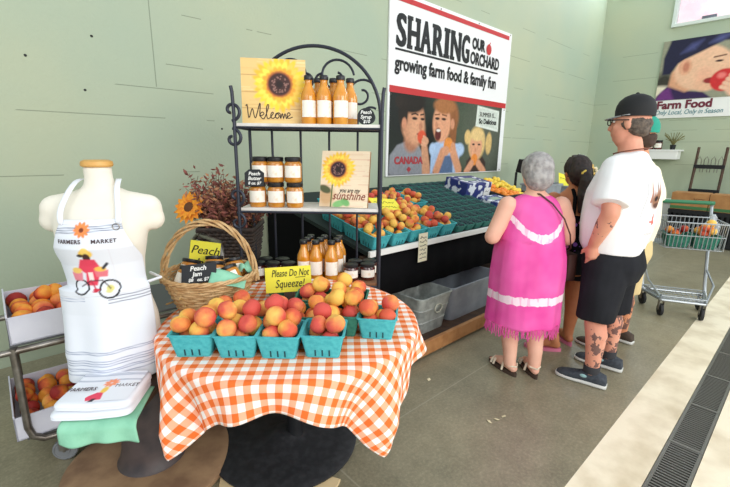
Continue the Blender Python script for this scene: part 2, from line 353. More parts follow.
# facade across the yard seen through the window
b = thing('neighbouring_building', 'pale pink building outside the high window above the farm food poster', 'building', W(15.5, .6, 0), RZ)
MB().box((0, -.5, 4.3), (.4, 7.6, 8.6)).build('facade', mat('pink_render', (244, 204, 206), rough=.8, n2=(236, 188, 194), nscale=3), b, 0)
for k, (n, z) in enumerate(((2.95, 5.15), (2.95, 5.75))): MB().box((-.215, n - .75, z), (.04, .32, .16)).build('shutter', mat('dark_shutter', (66, 66, 74)), b, 0)
tr = MB()
for z in (5.35, 5.95): tr.box((-.21, 0, z), (.05, 2.4, .04))
for n in (-1.2, -.1, 1.15): tr.box((-.21, n, 5.65), (.05, .04, .6))
tr.build('facade_trim', mat('rose_trim', (214, 128, 140)), b, 0)
bo = MB()                                                            # old bolt holes in the left wall
for s, z in ((.66, 2.24), (.28, 2.06), (.58, 1.88), (1.55, 1.66)):
    bo.lathe([(.006, 0), (.009, .004)], 10, (0, 0, 0), M=Matrix.Translation((s, WN - .004, z)) @ Matrix.Rotation(-pi / 2, 4, 'X'))
o = struct(bo.build('wall_left_bolt_holes', ink)); o.rotation_euler.z = RZ

# ------------------------------------------------------------------ the big banner on the left wall
SRZ = RZ
sg = thing('wall_banner', 'large white and red SHARING OUR ORCHARD banner on the green wall', 'sign', W(3.55, WN - .03, 1.185), SRZ)
SW, SH = 2.65, 2.055
ey = MB().box((SW / 2, .015, SH / 2), (SW, .02, SH))
rd = MB().box((SW / 2, .001, 1.012), (SW - .04, .004, .075)); rd.build('red_band', redi, sg, 0)
MB().box((SW / 2, .001, 1.985), (SW - .16, .004, .055)).build('red_band', redi, sg, 0)
MB().box((1.21, .001, 1.452), (2.22, .004, .022)).build('rule', ink, sg, 0)
def stretch(o, z0, h):
    zz = [v.co.z for v in o.data.vertices]; a = min(zz); k = h / (max(zz) - a)
    for v in o.data.vertices: v.co.z = z0 + (v.co.z - a) * k
for ch, x0, x1, serif in (('S', .105, .282, 0), ('H', .296, .525, 1), ('A', .525, .740, 2), ('R', .750, .972, 3), ('I', .988, 1.112, 4), ('N', 1.127, 1.368, 5), ('G', 1.376, 1.564, 0)):
    o = text(ch, .4, ink, sg, ((x0 + x1) / 2, 0, 1.48), fit=(x1 - x0) * (.86 if ch != 'I' else .5), bold=.006); stretch(o, 1.482, .355)
    zz = o.data; k = MB(); bm = bmesh.new(); bm.from_mesh(zz)
    for dx in (-.012, -.006, .006, .012): q = zz.copy(); q.transform(Matrix.Translation((dx, dx * .004, 0))); bm.from_mesh(q)
    bm.to_mesh(zz); bm.free(); c0, wd = (x0 + x1) / 2, x1 - x0
    def slab(cx, w_, top, bot):
        if bot: k.box((cx, .0008, 1.482 + .022), (w_, .0024, .044))
        if top: k.box((cx, .0008, 1.837 - .022), (w_, .0024, .044))
    if serif == 1: slab(c0 - wd * .30, wd * .42, 1, 1); slab(c0 + wd * .30, wd * .42, 1, 1)
    if serif == 2: slab(c0 - wd * .33, wd * .34, 0, 1); slab(c0 + wd * .33, wd * .34, 0, 1)
    if serif == 3: slab(c0 - wd * .28, wd * .44, 1, 1); slab(c0 + wd * .36, wd * .26, 0, 1)
    if serif == 4: slab(c0, wd, 1, 1); k.box((c0, .0008, 1.66), (.075, .0024, .35))
    if serif == 5: slab(c0 - wd * .3, wd * .40, 1, 1); slab(c0 + wd * .34, wd * .32, 1, 0)
    if k.v:
        ml = k.mesh('m'); bm = bmesh.new(); bm.from_mesh(zz); bm.from_mesh(ml); bm.to_mesh(zz); bm.free()
stretch(text('OUR', .2, ink, sg, (1.772, 0, 1.67), fit=.325, bold=.01), 1.685, .155)
stretch(text('ORCHARD', .2, ink, sg, (1.965, 0, 1.48), fit=.75, bold=.008), 1.492, .165)
stretch(text('growing farm food & family fun', .2, ink, sg, (1.20, 0, 1.2), fit=2.2, bold=.006), 1.175, .215)
ap = MB(); ap.lathe([(.0, 0), (.05, .004), (.066, .006), (.05, .008), (0, .009)], 16, M=Matrix.Translation((2.035, .002, 1.74)) @ Matrix.Rotation(pi / 2, 4, 'X') @ Matrix.Scale(1.1, 4, (0, 1, 0)))
ap.tube([(2.04, -.004, 1.80), (2.06, -.004, 1.835)], .006, 5); ap.build('apple_mark', redi, sg)
for x in (.05, .9, 1.75, 2.6):
    for z in (.03, .95, 2.03): ey.lathe([(.011, 0), (.011, .004)], 10, M=Matrix.Translation((x, .004, z)) @ Matrix.Rotation(pi / 2, 4, 'X'), mi=1)
ey.build('banner_panel', [mat('banner_white', (246, 246, 246), rough=.22, spec=.5), steel], sg, 0)
cv = Canvas(2.5, .965, 330, 130, (34, 40, 34))
cv.ell(1.5, .5, .7, .6, (74, 84, 68), soft=.9).ell(2.1, .5, .5, .7, (86, 92, 80), soft=.9).ell(.2, .8, .4, .4, (26, 30, 28), soft=.8).ell(.75, .3, .14, .5, (14, 16, 14), soft=.8)
# oldest child: dark hair, grey shirt, biting a peach
cv.poly([(.0, 0), (.02, .24), (.14, .36), (.33, .42), (.55, .36), (.66, .22), (.68, 0)], (140, 142, 148), soft=3)
cv.ell(.40, .40, .13, .12, (176, 120, 92), soft=.5); cv.ell(.42, .66, .22, .27, (204, 146, 112), soft=.2); cv.ell(.50, .55, .15, .18, (218, 160, 124), soft=.5)
cv.ell(.38, .88, .26, .13, (32, 24, 20), soft=.3); cv.ell(.24, .76, .085, .20, (36, 27, 22), soft=.4); cv.ell(.16, .87, .07, .06, (40, 30, 24), soft=.5); cv.ell(.26, .62, .045, .07, (206, 142, 110), soft=.4)
cv.ell(.45, .69, .05, .018, (42, 28, 24), soft=.6).ell(.60, .69, .04, .016, (42, 28, 24), soft=.6).line([(.39, .735), (.46, .75), (.51, .735)], .009, (44, 30, 24)).line([(.56, .74), (.62, .75)], .009, (44, 30, 24)).ell(.57, .60, .035, .05, (190, 128, 98), soft=.8).ell(.55, .505, .05, .015, (150, 74, 66), soft=.6)
cv.ell(.60, .47, .085, .085, (214, 84, 54), soft=.3).seg(.72, .02, .66, .34, .085, (206, 150, 116), r1=.06, soft=.03); cv.ell(.67, .42, .07, .055, (214, 158, 124), soft=.3)
for k in range(4): cv.seg(.60 + k * .012, .375 + k * .035, .68, .36 + k * .035, .014, (220, 164, 130))
# middle child: brown hair, open mouth, blue blouse
cv.poly([(.80, .0), (.80, .28), (.86, .40), (1.05, .44), (1.38, .40), (1.46, .28), (1.40, .0)], (166, 190, 222), soft=3); cv.ell(1.44, .32, .11, .09, (176, 200, 230), soft=.4).ell(.83, .32, .07, .08, (176, 200, 230), soft=.4)
cv.poly([(.98, 0), (1.0, .24), (1.28, .24), (1.3, 0)], (84, 106, 140), soft=4)
cv.ell(1.12, .75, .25, .25, (150, 96, 58), soft=.25).ell(1.27, .55, .07, .28, (140, 88, 52), soft=.3).ell(1.0, .66, .19, .25, (222, 160, 124), soft=.2).ell(1.04, .88, .22, .10, (166, 108, 64), soft=.35).ell(1.24, .66, .045, .07, (208, 146, 112), soft=.4)
cv.ell(.93, .515, .065, .085, (96, 34, 32), soft=.3).ell(.935, .565, .045, .018, (232, 220, 210), soft=.5).ell(.90, .715, .045, .017, (50, 34, 28), soft=.6).ell(1.04, .715, .05, .017, (50, 34, 28), soft=.6).ell(.89, .63, .03, .04, (200, 136, 104), soft=.7).line([(.85, .76), (.94, .77)], .009, (120, 76, 46)).line([(1.0, .77), (1.1, .76)], .009, (120, 76, 46))
cv.seg(.92, .02, 1.05, .28, .07, (210, 148, 112), soft=.03).seg(1.44, .04, 1.28, .30, .075, (214, 152, 116), soft=.03).ell(1.17, .38, .105, .10, (226, 142, 66), soft=.25).ell(1.12, .30, .085, .065, (216, 154, 118), soft=.3).ell(1.28, .34, .06, .08, (214, 152, 116), soft=.3)
# youngest child: blond pigtails, eating a peach
cv.poly([(1.60, 0), (1.63, .16), (1.74, .24), (2.02, .24), (2.14, .14), (2.16, 0)], (60, 44, 40), soft=3); cv.ell(1.87, .42, .22, .24, (224, 190, 126), soft=.25).ell(1.62, .50, .075, .10, (222, 188, 124), soft=.3).ell(2.19, .42, .085, .16, (216, 182, 118), soft=.3)
cv.ell(1.85, .36, .165, .19, (224, 164, 128), soft=.22).ell(1.87, .53, .17, .08, (230, 198, 136), soft=.4).ell(1.78, .40, .035, .014, (52, 36, 32), soft=.6).ell(1.93, .40, .035, .014, (52, 36, 32), soft=.6).ell(1.84, .32, .025, .03, (206, 140, 108), soft=.7).ell(1.84, .25, .03, .014, (150, 70, 64), soft=.6)
cv.ell(1.83, .18, .085, .085, (232, 140, 62), soft=.25).seg(1.64, .0, 1.76, .12, .06, (218, 156, 122), soft=.03).seg(2.10, .0, 1.94, .12, .06, (218, 156, 122), soft=.03)
cv.poly([(1.80, .66), (1.82, .95), (2.42, .91), (2.43, .60)], (222, 228, 218), soft=1.5).poly([(1.83, .69), (1.85, .92), (2.39, .885), (2.40, .64)], (206, 214, 204), soft=1.5)
cv.noise(.05, 3)
pic = link('picture', cv.mesh('picture', lambda x, y: (x + .03, 0, y + .012)), sg, 0)
redt = mat('shirt_lettering', (170, 52, 60), rough=.6)
text('CANADA', .12, redt, sg, (.395, -.002, .150), fit=.54, bold=.006); lf_ = [(0, 1), (.22, .62), (.48, .74), (.40, .30), (.72, .48), (.78, .30), (1, .24), (.82, .02), (.9, -.12), (.36, -.42), (.42, -.62), (.06, -.52), (.06, -1), (-.06, -1), (-.06, -.52), (-.42, -.62), (-.36, -.42), (-.9, -.12), (-.82, .02), (-1, .24), (-.78, .30), (-.72, .48), (-.40, .30), (-.48, .74), (-.22, .62)]
MB().poly([(.40 + x * .042, .075 + z * .042) for x, z in lf_], .002, M=Matrix.Translation((0, -.003, 0))).build('shirt_emblem', redt, sg, 0)
text('SUMMER IS...', .09, ink, sg, (2.14, -.002, .815), fit=.44); text('So Delicious', .1, ink, sg, (2.15, -.002, .715), fit=.48, bold=.003)

# ------------------------------------------------------------------ poster on the back wall
fs = thing('wall_poster', 'Farm Food poster of a child biting a red apple', 'sign', W(WS - .03, 2.43, 2.17), RZ - pi / 2)
FW, FH = 1.85, 1.40
MB().box((FW / 2, .015, FH / 2), (FW, .02, FH)).build('poster_panel', white, fs, 0)
cv = Canvas(FW, FH - .33, 190, 130, (150, 150, 128)); cv.Y += .33
cv.ell(.1, .62, .16, .22, (60, 58, 50), soft=.7).ell(.05, .5, .22, .10, (232, 220, 196), soft=.6).ell(1.7, .8, .5, .7, (96, 108, 84), soft=.8)
cv.poly([(0, .33), (.02, .42), (.2, .62), (.45, .48), (.72, .44), (.86, .33)], (54, 36, 78), soft=3).poly([(0, .33), (.08, .5), (.2, .56), (.3, .33)], (130, 60, 140), soft=6, al=.7)
cv.poly([(.18, .58), (.20, .85), (.45, .95), (.62, .52), (.45, .46)], (222, 164, 128), soft=5)
cv.ell(.66, .86, .42, .38, (240, 192, 158), soft=.14); cv.ell(.74, .58, .17, .13, (236, 184, 150), soft=.35); cv.ell(.99, .83, .10, .07, (240, 190, 156), soft=.4)
cv.poly([(.05, .80), (.04, 1.10), (.12, 1.41), (1.20, 1.41), (1.10, 1.27), (.90, 1.28), (.60, 1.14), (.42, 1.06), (.28, .98), (.18, .80)], (36, 36, 62), soft=4)
cv.poly([(.30, 1.15), (.44, 1.3), (.60, 1.34), (.50, 1.2)], (84, 88, 140), soft=8, al=.8).poly([(.70, 1.27), (.84, 1.38), (1.0, 1.38), (.86, 1.28)], (92, 98, 150), soft=8, al=.8)
cv.ell(.40, .90, .10, .14, (232, 172, 138), soft=.3).ell(.41, .90, .05, .085, (204, 132, 104), soft=.6).ell(.88, .95, .055, .018, (60, 40, 40), soft=.6).line([(.80, 1.02), (.96, 1.04)], .012, (120, 84, 66)).ell(.70, .74, .12, .12, (240, 176, 146), soft=.9, al=.6)
cv.ell(.80, .63, .10, .05, (150, 46, 48), soft=.4).ell(1.0, .62, .20, .19, (206, 48, 50), soft=.16).ell(.95, .70, .06, .05, (236, 124, 116), soft=.8)
for k in range(4): cv.seg(1.28, .38 + k * .07, .98 + k * .035, .50 + k * .065, .045, (238, 192, 162), r1=.035, soft=.03)
cv.ell(1.25, .44, .2, .13, (236, 186, 156), soft=.3).noise(.03, 5)
link('picture', cv.mesh('picture', lambda x, y: (x, 0, y)), fs, 0)
maroon = mat('maroon_ink', (112, 36, 54)); tealink = mat('teal_ink', (70, 130, 140))
text('Farm Food', .2, maroon, fs, (.47, -.001, .175), fit=.84, bold=.008); text('Only Local, Only in Season', .12, tealink, fs, (.55, -.001, .065), fit=1.02, shear=.25)

# ------------------------------------------------------------------ peaches (built once, then copied)
def peach_mesh():
    b = MB(); N, K = 18, 13; rs = []
    for j in range(K):
        th = pi * (j + .08) / (K - .84); row = []
        for i in range(N):
            ph = 2 * pi * i / N - pi; r = 1 - .07 * exp(-(ph / .28) ** 2) * sin(th) ** .5; z = cos(th) * .95 - .22 * exp(-(th / .33) ** 2) + .06 * exp(-((pi - th) / .3) ** 2)
            row.append((.036 * r * sin(th) * cos(ph), .036 * r * sin(th) * sin(ph), .036 * z))
        rs.append(row)
    b.loft(rs); return b
P_pink = peach_mat('peach_blush', (240, 186, 96), (232, 142, 82), (204, 82, 72), -.06)
P_gold = peach_mat('peach_gold', (242, 192, 92), (234, 152, 76), (210, 92, 66), -.24)
P_deep = peach_mat('peach_deep', (232, 154, 60), (218, 108, 52), (150, 44, 40), -.08)
PROTO = {}
for nm, m in (('pink', P_pink), ('gold', P_gold), ('deep', P_deep)):
    me = peach_mesh().mesh('peach'); me.materials.append(m); me.polygons.foreach_set('use_smooth', [True] * len(me.polygons)); PROTO[nm] = me
def peach(kind, loc, label, group, s=1.0):
    o = bpy.data.objects.new('peach', PROTO[kind]); C.objects.link(o); o.location = loc; o.scale = (s, s, s * random.uniform(.94, 1.02))
    o.rotation_euler = (random.uniform(-1.1, 1.1), random.uniform(-1.1, 1.1), random.uniform(0, 6.28)); tag(o, label, 'peach', group); return o
def heap(n, r, hx, hy, z0, seed, flare=0.25, H=.09):                  # drop balls one by one to the lowest free spot
    rg = random.Random(seed); out = []; d2 = (2 * r * .95)
    for _ in range(n):
        best = None
        for _ in range(90):
            x, y = rg.uniform(-1, 1), rg.uniform(-1, 1)
            for _k in range(1):
                X, Y = x * (hx - r * .62), y * (hy - r * .62); z = z0 + r
                for (a, b, c) in out:
                    q = (X - a) ** 2 + (Y - b) ** 2
                    if q < d2 * d2: z = max(z, c + sqrt(d2 * d2 - q))
                lim = (.036 if z < .072 else (.043 if z < .106 else .058)) * hx / .074
                if abs(X) > lim or abs(Y) > lim * hy / hx: continue
                sc = z + .03 * rg.random()
                if best is None or sc < best[0]: best = (sc, X, Y, z)
        if best: out.append(best[1:])
    return out
# pulp quart basket: flared box with slots and folded rim
def basket_mesh(top=.158, bot=.124, h=.088, slots=True):
    b = MB(); t = .005
    def ring(half, z, r=.012):
        pts = []
        for cx, cy, a0 in ((1, 1, 0), (-1, 1, pi / 2), (-1, -1, pi), (1, -1, 1.5 * pi)):
            for k in range(4): a = a0 + pi / 2 * k / 3; pts.append(((half - r) * cx + r * cos(a), (half - r) * cy + r * sin(a), z))
        return pts
    b.loft([ring(bot / 2, 0), ring(top / 2, h), ring(top / 2 + .004, h), ring(top / 2 + .004, h + .004), ring(top / 2 - t, h + .004), ring(bot / 2 - t, .004)])
    sl = MB()
    for a in range(4):
        R_ = Matrix.Rotation(a * pi / 2, 4, 'Z'); tilt = atan2((top - bot) / 2, h)
        for k in (-1, 0, 1):
            b.box((0, 0, 0), (.005, .003, .026), mi=1, M=R_ @ Matrix.Translation((k * .026, -bot / 2 - (.02 / h) * (top - bot) / 2 - .0002, .020)) @ Matrix.Rotation(tilt, 4, 'X'))
    return b, sl
slotm = mat('slot_shadow_pulp', (26, 70, 78), rough=.9)
def make_basket(name, label, m, group):
    b, sl = basket_mesh(); o = b.build(name, [m, slotm], smooth=35); return tag(o, label, 'basket', group)

# ------------------------------------------------------------------ round table, gingham cloth
TX, TY, TR, TZ = -.33, 1.77, .57, .74
rt = thing('round_table', 'round table on a black disc base under an orange gingham cloth', 'table', (TX, TY, 0))
MB().lathe([(TR - .004, 0), (TR, .006), (TR, .024), (TR - .004, .03)], 64, (0, 0, TZ - .03)).build('table_top', dwood, rt)
MB().lathe([(.055, .03), (.045, .06), (.04, .1), (.04, .70), (.12, .71)], 20, (-.02, .08, 0)).build('pedestal_post', blk, rt)
bx = MB(); bx.lathe([(.0, .014), (.358, .014), (.366, .020), (.368, .030), (.355, .036), (.28, .044), (.12, .052), (.07, .075), (.056, .085), (0, .085)], 56, (-.07, .09, 0), cap=False)
bx.build('base_disc', mat('black_cast_base', (30, 31, 34), rough=.6, n2=(44, 45, 48), nscale=30), rt)
for (x, y, rz, d, nm, lb) in ((-.58, 1.585, .25, (.14, .09, .013), 'wood_shim', 'pale wood shim under the left front of the black disc base'), (-.17, 1.575, -.3, (.12, .09, .013), 'wood_shim', 'pale wood shim under the right front of the black disc base')):
    o = MB().box((0, 0, .0065), d).build(nm, mat('pale_pine', (222, 196, 150), rough=.7), bevel=.001); place(o, (x, y, 0), rz); tag(o, lb, 'shim')
def cloth():
    N, L = 170, .664; ox, oy, ang = .03, -.015, radians(3); ct = TZ + .004; vs, uv, fs = [], [], []; R = TR + .006; rc = .022
    for j in range(N + 1):
        for i in range(N + 1):
            u, v = (i / N * 2 - 1) * L, (j / N * 2 - 1) * L; x = u * cos(ang) - v * sin(ang) + ox; y = u * sin(ang) + v * cos(ang) + oy
            rho = sqrt(x * x + y * y); ph = atan2(y, x); uv.append((u + 5, v + 5))
            if rho <= R - rc: z = ct + .0012 * noise.noise((x * 9, y * 9, 0)); vs.append((x, y, z)); continue
            d = rho - (R - rc); a = min(d / rc, pi / 2)
            rr = R - rc + rc * sin(a); z = ct - rc * (1 - cos(a)); e = max(0, d - rc * pi / 2)
            k = min(1, e / .22); fold = (.045 * cos(11 * ph + .6) + .025 * cos(17 * ph + 2.0 + 2 * sin(3 * ph)) + .016 * noise.noise((ph * 5, e * 4, 3))) * k
            rr += .0 * e + fold + .02 * k; z -= e * .985 * (1 - .20 * min(1, max(0, (e - .2) / .2))); z = max(z, .02)
            q = rr / rho; X_, Y_ = x * q, y * q
            if y < 0: dl = atan2(x, -y); dl *= 1 - .21 * min(1, e / .3) * max(0, 1 - (abs(dl) / 1.5) ** 4); X_, Y_ = rr * sin(dl), -rr * cos(dl)
            vs.append((X_, Y_, z))
    for j in range(N):
        for i in range(N): a = j * (N + 1) + i; fs.append((a, a + 1, a + N + 2, a + N + 1))
    me = bpy.data.meshes.new('tablecloth'); me.from_pydata(vs, [], fs); l = me.uv_layers.new(name='UVMap')
    for k, lp in enumerate(me.loops): l.data[k].uv = uv[lp.vertex_index]
    me.materials.append(gingham_mat(.0265)); o = link('tablecloth', me, None, 180); s = o.modifiers.new('s', 'SOLIDIFY'); s.thickness = .0015; s.offset = 1
    o.location = (TX, TY, 0); return o
tag(cloth(), 'orange and white gingham tablecloth over the round table', 'tablecloth')

# ------------------------------------------------------------------ peach baskets on the table
CT = TZ + .0075
TB = [  # x, y (centre), rz, colour, peaches, kind, where
    (-.632, 1.435, .06, 't', 7, 'gold', 'front-row basket below the wicker gift basket'),
    (-.468, 1.432, .03, 't', 7, 'pink', 'second basket of the front row, counted from the wicker gift basket'),
    (-.312, 1.430, -.02, 't', 7, 'pink', 'third basket of the front row, counted from the wicker gift basket'),
    (-.150, 1.442, -.03, 't', 6, 'pink', 'front-row basket nearest the draped front right corner'),
    (.058, 1.600, -.10, 't', 6, 'gold', 'basket standing apart at the right rim of the gingham table'),
    (-.095, 1.622, -.05, 'g', 7, 'gold', 'green basket beside the one at the right rim'),
    (-.560, 1.615, .08, 't', 6, 'gold', 'second-row basket touching the wicker gift basket'),
    (-.395, 1.612, .02, 'g', 5, 'pink', 'second-row basket right under the yellow do-not-squeeze card'),
    (-.245, 1.610, .04, 'g', 6, 'pink', 'second-row basket right of the yellow do-not-squeeze card'),
    (-.42, 2.02, .1, 'g', 5, 'pink', 'rear basket half behind the yellow do-not-squeeze card'),
    (-.235, 1.80, .0, 'g', 7, 'pink', 'third-row basket in front of the syrup bottles'),
    (-.065, 1.81, -.1, 'g', 7, 'gold', 'third-row basket in front of the small dark jam jars'),
]
b0 = {'t': make_basket('fruit_basket', '', teal, 'pulp baskets on the gingham table'), 'g': make_basket('fruit_basket', '', dteal, 'pulp baskets on the gingham table')}
used = set()
for i, (x, y, rz, c, n, kd, where) in enumerate(TB):
    lab = ('teal ' if c == 't' else 'green ') + 'pulp fruit basket, ' + where
    lab = lab.replace(', green basket', ',').replace(', basket', ',')
    if c in used: o = dup(b0[c], (x, y, CT), rz, lab)
    else: o = b0[c]; place(o, (x, y, CT), rz); o['label'] = lab; used.add(c)
    for k, (px, py, pz) in enumerate(heap(n, .036, .074, .074, .022, 40 + i)):
        q = Vector((x + px * cos(rz) - py * sin(rz), y + px * sin(rz) + py * cos(rz), CT + pz))
        peach(kd if random.random() < .75 else ('pink' if kd == 'gold' else 'gold'), q, 'ripe peach in the ' + where.replace('basket ', 'basket ', 1), 'peaches in the ' + where, random.uniform(.98, 1.06))

# ------------------------------------------------------------------ glass jars and bottles (one of each kind)
amber = mat('amber_syrup', (206, 128, 26), rough=.12, spec=.6, coat=.6, n2=(226, 156, 50), nscale=14); butter = mat('peach_butter', (190, 120, 34), rough=.12, spec=.6, coat=.6, n2=(206, 140, 52), nscale=20)
jamd = mat('dark_jam', (70, 26, 22), rough=.1, spec=.6, coat=.6, n2=(96, 40, 26), nscale=20); labm = mat('paper_label', (246, 240, 228), rough=.6, n2=(238, 214, 186), nscale=42, nlo=.52, nhi=.7)
def wrap(r, z0, z1, a0=-2.6, a1=-.55, n=14):
    b = MB(); vs = [(r * cos(a0 + (a1 - a0) * i / n), r * sin(a0 + (a1 - a0) * i / n), z) for z in (z0, z1) for i in range(n + 1)]
    return b.add(vs, [(i, i + 1, i + n + 2, i + n + 1) for i in range(n)])
def make_bottle(label, group, h=.225):
    t = thing('syrup_bottle', label, 'bottle', group=group); k = h / .225
    MB().lathe([(0, .0), (.034, .0), (.038, .006), (.038, .122), (.035, .142), (.023, .170), (.0175, .184), (.0165, .200), (.019, .203), (.019, .207), (0, .207)], 18, cap=False).build('bottle_body', amber, t)
    MB().lathe([(.0205, .203), (.0215, .206), (.0215, .221), (.019, .225), (0, .225)], 18, cap=False).build('cap', lid, t)
    wrap(.0386, .034, .110).build('paper_label', labm, t); return t
def make_jar(label, group, content, name='jam_jar', r=.037, h=.092):
    t = thing(name, label, 'jar', group=group)
    MB().lathe([(0, 0), (r - .004, 0), (r, .006), (r, h * .72), (r - .005, h * .80), (r - .006, h * .84), (0, h * .84)], 20, cap=False).build('jar_body', content, t)
    MB().lathe([(r - .003, h * .82), (r - .002, h * .84), (r - .002, h * .97), (r - .006, h), (0, h)], 20, cap=False).build('lid', lid, t)
    wrap(r + .0006, h * .2, h * .66).build('paper_label', labm, t); return t

# ------------------------------------------------------------------ baker's rack
RXL, RXR, RYF, RYB = -.735, .085, 2.36, 2.66; ZT, ZM, ZB = 1.636, 1.162, .712
RC = (RXL + RXR) / 2; HW = (RXR - RXL) / 2; HD = (RYB - RYF) / 2
rk = thing('bakers_rack', 'tall dark iron bakers rack with arched scroll top and whitewashed shelves', 'rack', (RC, (RYF + RYB) / 2, 0))
for sx in (-1, 1):
    for sy in (-1, 1):
        pts = [(sx * HW, sy * HD, 0), (sx * HW, sy * HD, 1.62 if sy > 0 else 1.70)]
        if sy < 0: pts += [(sx * (HW + .004), sy * HD, 1.80), (sx * (HW + .01), sy * HD, 1.83)]
        else: pts[1] = (sx * HW, sy * HD, 1.70)
        MB().tube(pts, .010, 8).build('post', iron, rk)
shm = mat('whitewashed_shelf', (226, 222, 216), rough=.6, n2=(206, 200, 192), nscale=10)
for z, tk in ((ZT, 'a'), (ZM, 'b'), (ZB, 'c')):
    s = MB(); 
    for k in range(4): s.box((0, -HD + .0375 + k * .075, z - .009), (HW * 2 - .02, .071, .018))
    so = s.build('shelf', shm if tk != 'c' else mat('brown_shelf', (128, 88, 58), rough=.6, n2=(106, 70, 46), nscale=9), rk, bevel=.002)
    f = MB(); f.tube([(-HW, -HD, z - .024), (HW, -HD, z - .024), (HW, HD, z - .024), (-HW, HD, z - .024)], .007, 6, closed=True); f.build('shelf_frame', iron, so)
for x in (-.27, -.09, .09, .27): MB().tube([(x, HD, .1), (x, HD, 1.70)], .008, 6).build('back_bar', iron, rk)
def arc(cx, cz, rx, rz_, a0, a1, n=28, y=HD): return [(cx + rx * cos(a0 + (a1 - a0) * i / n), y, cz + rz_ * sin(a0 + (a1 - a0) * i / n)) for i in range(n + 1)]
MB().tube(arc(0, 1.70, HW, .405, 0, pi, 40), .0105, 8).build('arch', iron, rk)
def spiral(cx, cz, r0, r1, a0, turns, n=36, y=HD): return [(cx + (r0 + (r1 - r0) * i / n) * cos(a0 + turns * 2 * pi * i / n), y, cz + (r0 + (r1 - r0) * i / n) * sin(a0 + turns * 2 * pi * i / n)) for i in range(n + 1)]
for sx in (-1, 1):                                                   # C scrolls nested under the arch
    for pts in (spiral(.13, 1.93, .115, .03, .1, 1.15), spiral(.29, 1.83, .095, .025, .6, 1.15), spiral(.05, 1.90, .05, .012, 1.5, 1.3), spiral(.345, 1.70, .06, .015, .9, 1.2)):
        MB().tube([(p[0] * sx, p[1], p[2]) for p in pts], .0078, 6).build('scroll', iron, rk)
    for zc in (ZT, ZM):                                              # S scrolls on the front posts at each shelf
        for sg_, r in (((1, .055), (-1, .055)) if sx < 0 else ()):
            p = spiral(HW + .012, zc - .01 + sg_ * .075, r, .012, -sg_ * pi / 2, -sg_ * .95 if sx else 0, 26, -HD)
            MB().tube([(q[0] * sx if sx > 0 else -q[0] , q[1], q[2]) for q in p], .0095, 6).build('scroll', iron, rk)

# boards with sunflowers
def sunflower(cv, cx, cy, R, core, dark=(70, 44, 40)):
    rg = random.Random(5)
    for ring, (n, rr, c) in enumerate(((26, 1.0, (244, 198, 62)), (22, .84, (250, 216, 90)), (20, .64, (240, 176, 60)), (18, .5, (226, 134, 60)))):
        for k in range(n):
            a = 2 * pi * k / n + ring * .13; r1 = R * rr * rg.uniform(.9, 1.04); q = rg.uniform(-14, 14)
            cv.ell(cx + r1 * .62 * cos(a), cy + r1 * .62 * sin(a), r1 * .40, R * .115, (c[0], min(255, max(0, c[1] + q)), c[2]), rot=a, soft=.35)
    cv.ell(cx, cy, core * 1.1, core * 1.1, (120, 60, 50), soft=.3).ell(cx, cy, core, core, dark, soft=.2)
    for k in range(70): a, r = rg.uniform(0, 6.28), core * .9 * sqrt(rg.random()); cv.ell(cx + r * cos(a), cy + r * sin(a), core * .07, core * .07, (142, 104, 96) if core * .45 < r < core * .8 else (58, 38, 36), soft=.6)
    cv.ell(cx, cy, core * .32, core * .32, (44, 30, 28), soft=.5)
def board(name, label, w, h, t, m_edge, cv, loc, rot):
    o = thing(name, label, 'sign', loc, rot=rot); MB().box((0, t / 2 + .001, h / 2), (w, t, h)).build('board', m_edge, o, 0, bevel=.002)
    link('picture', cv.mesh('picture', lambda x, y: (x - w / 2, 0, y)), o, 0); return o
w_, h_ = .365, .365
cv = Canvas(w_, h_, 120, 120, (232, 196, 130)); rg = random.Random(3)
for k in range(60): z = rg.uniform(0, h_); x = rg.uniform(-.1, w_); cv.seg(x, z, x + rg.uniform(.05, .25), z + rg.uniform(-.004, .004), rg.uniform(.001, .005), rg.choice([(240, 210, 148), (220, 178, 112), (246, 220, 162)]), al=.5)
for z in (.088, .178, .272): cv.seg(0, z + .002, w_, z - .002, .0016, (176, 130, 78))
sunflower(cv, .215, .225, .155, .062)
script = mat('script_ink', (58, 44, 40), rough=.7)
wl = board('welcome_board', 'square sunflower Welcome board standing at the left of the rack top', w_, h_, .016, mat('board_edge_light', (214, 176, 116), rough=.7), cv, (-.535, 2.475, ZT + .001), (radians(-6), 0, radians(8)))
def smooth_pts(P, n=5):
    out = []; Q = [P[0]] + P + [P[-1]]
    for i in range(1, len(Q) - 2):
        for k in range(n):
            t = k / n; out.append(tuple(.5 * (2 * Q[i][d] + (Q[i + 1][d] - Q[i - 1][d]) * t + (2 * Q[i - 1][d] - 5 * Q[i][d] + 4 * Q[i + 1][d] - Q[i + 2][d]) * t * t + (3 * Q[i][d] - Q[i - 1][d] - 3 * Q[i + 1][d] + Q[i + 2][d]) * t ** 3) for d in (0, 1)))
    return out + [P[-1]]
wc = [(0, .75), (.06, .80), (.12, .05), (.28, .62), (.40, .05), (.62, .95), (.60, .30), (.62, .18), (.78, .30), (.72, .42), (.62, .30), (.66, .10), (.80, .06), (1.0, .75), (.95, .86), (.90, .60), (.92, .10), (1.02, .06), (1.20, .36), (1.14, .41), (1.08, .22), (1.14, .06), (1.26, .12), (1.36, .38), (1.28, .22), (1.36, .06), (1.46, .2), (1.38, .38), (1.50, .34), (1.52, .05), (1.60, .36), (1.65, .06), (1.72, .36), (1.78, .06), (1.84, .18), (1.95, .30), (1.89, .42), (1.81, .28), (1.87, .08), (2.06, .16)]
wc = wc[:6] + [(.60, .55)] * 0 + wc[6:]
MB().tube([(-.160 + x * .128, -.001, .028 + z * .095) for x, z in smooth_pts(wc)], .0027, 5).build('lettering', script, wl)
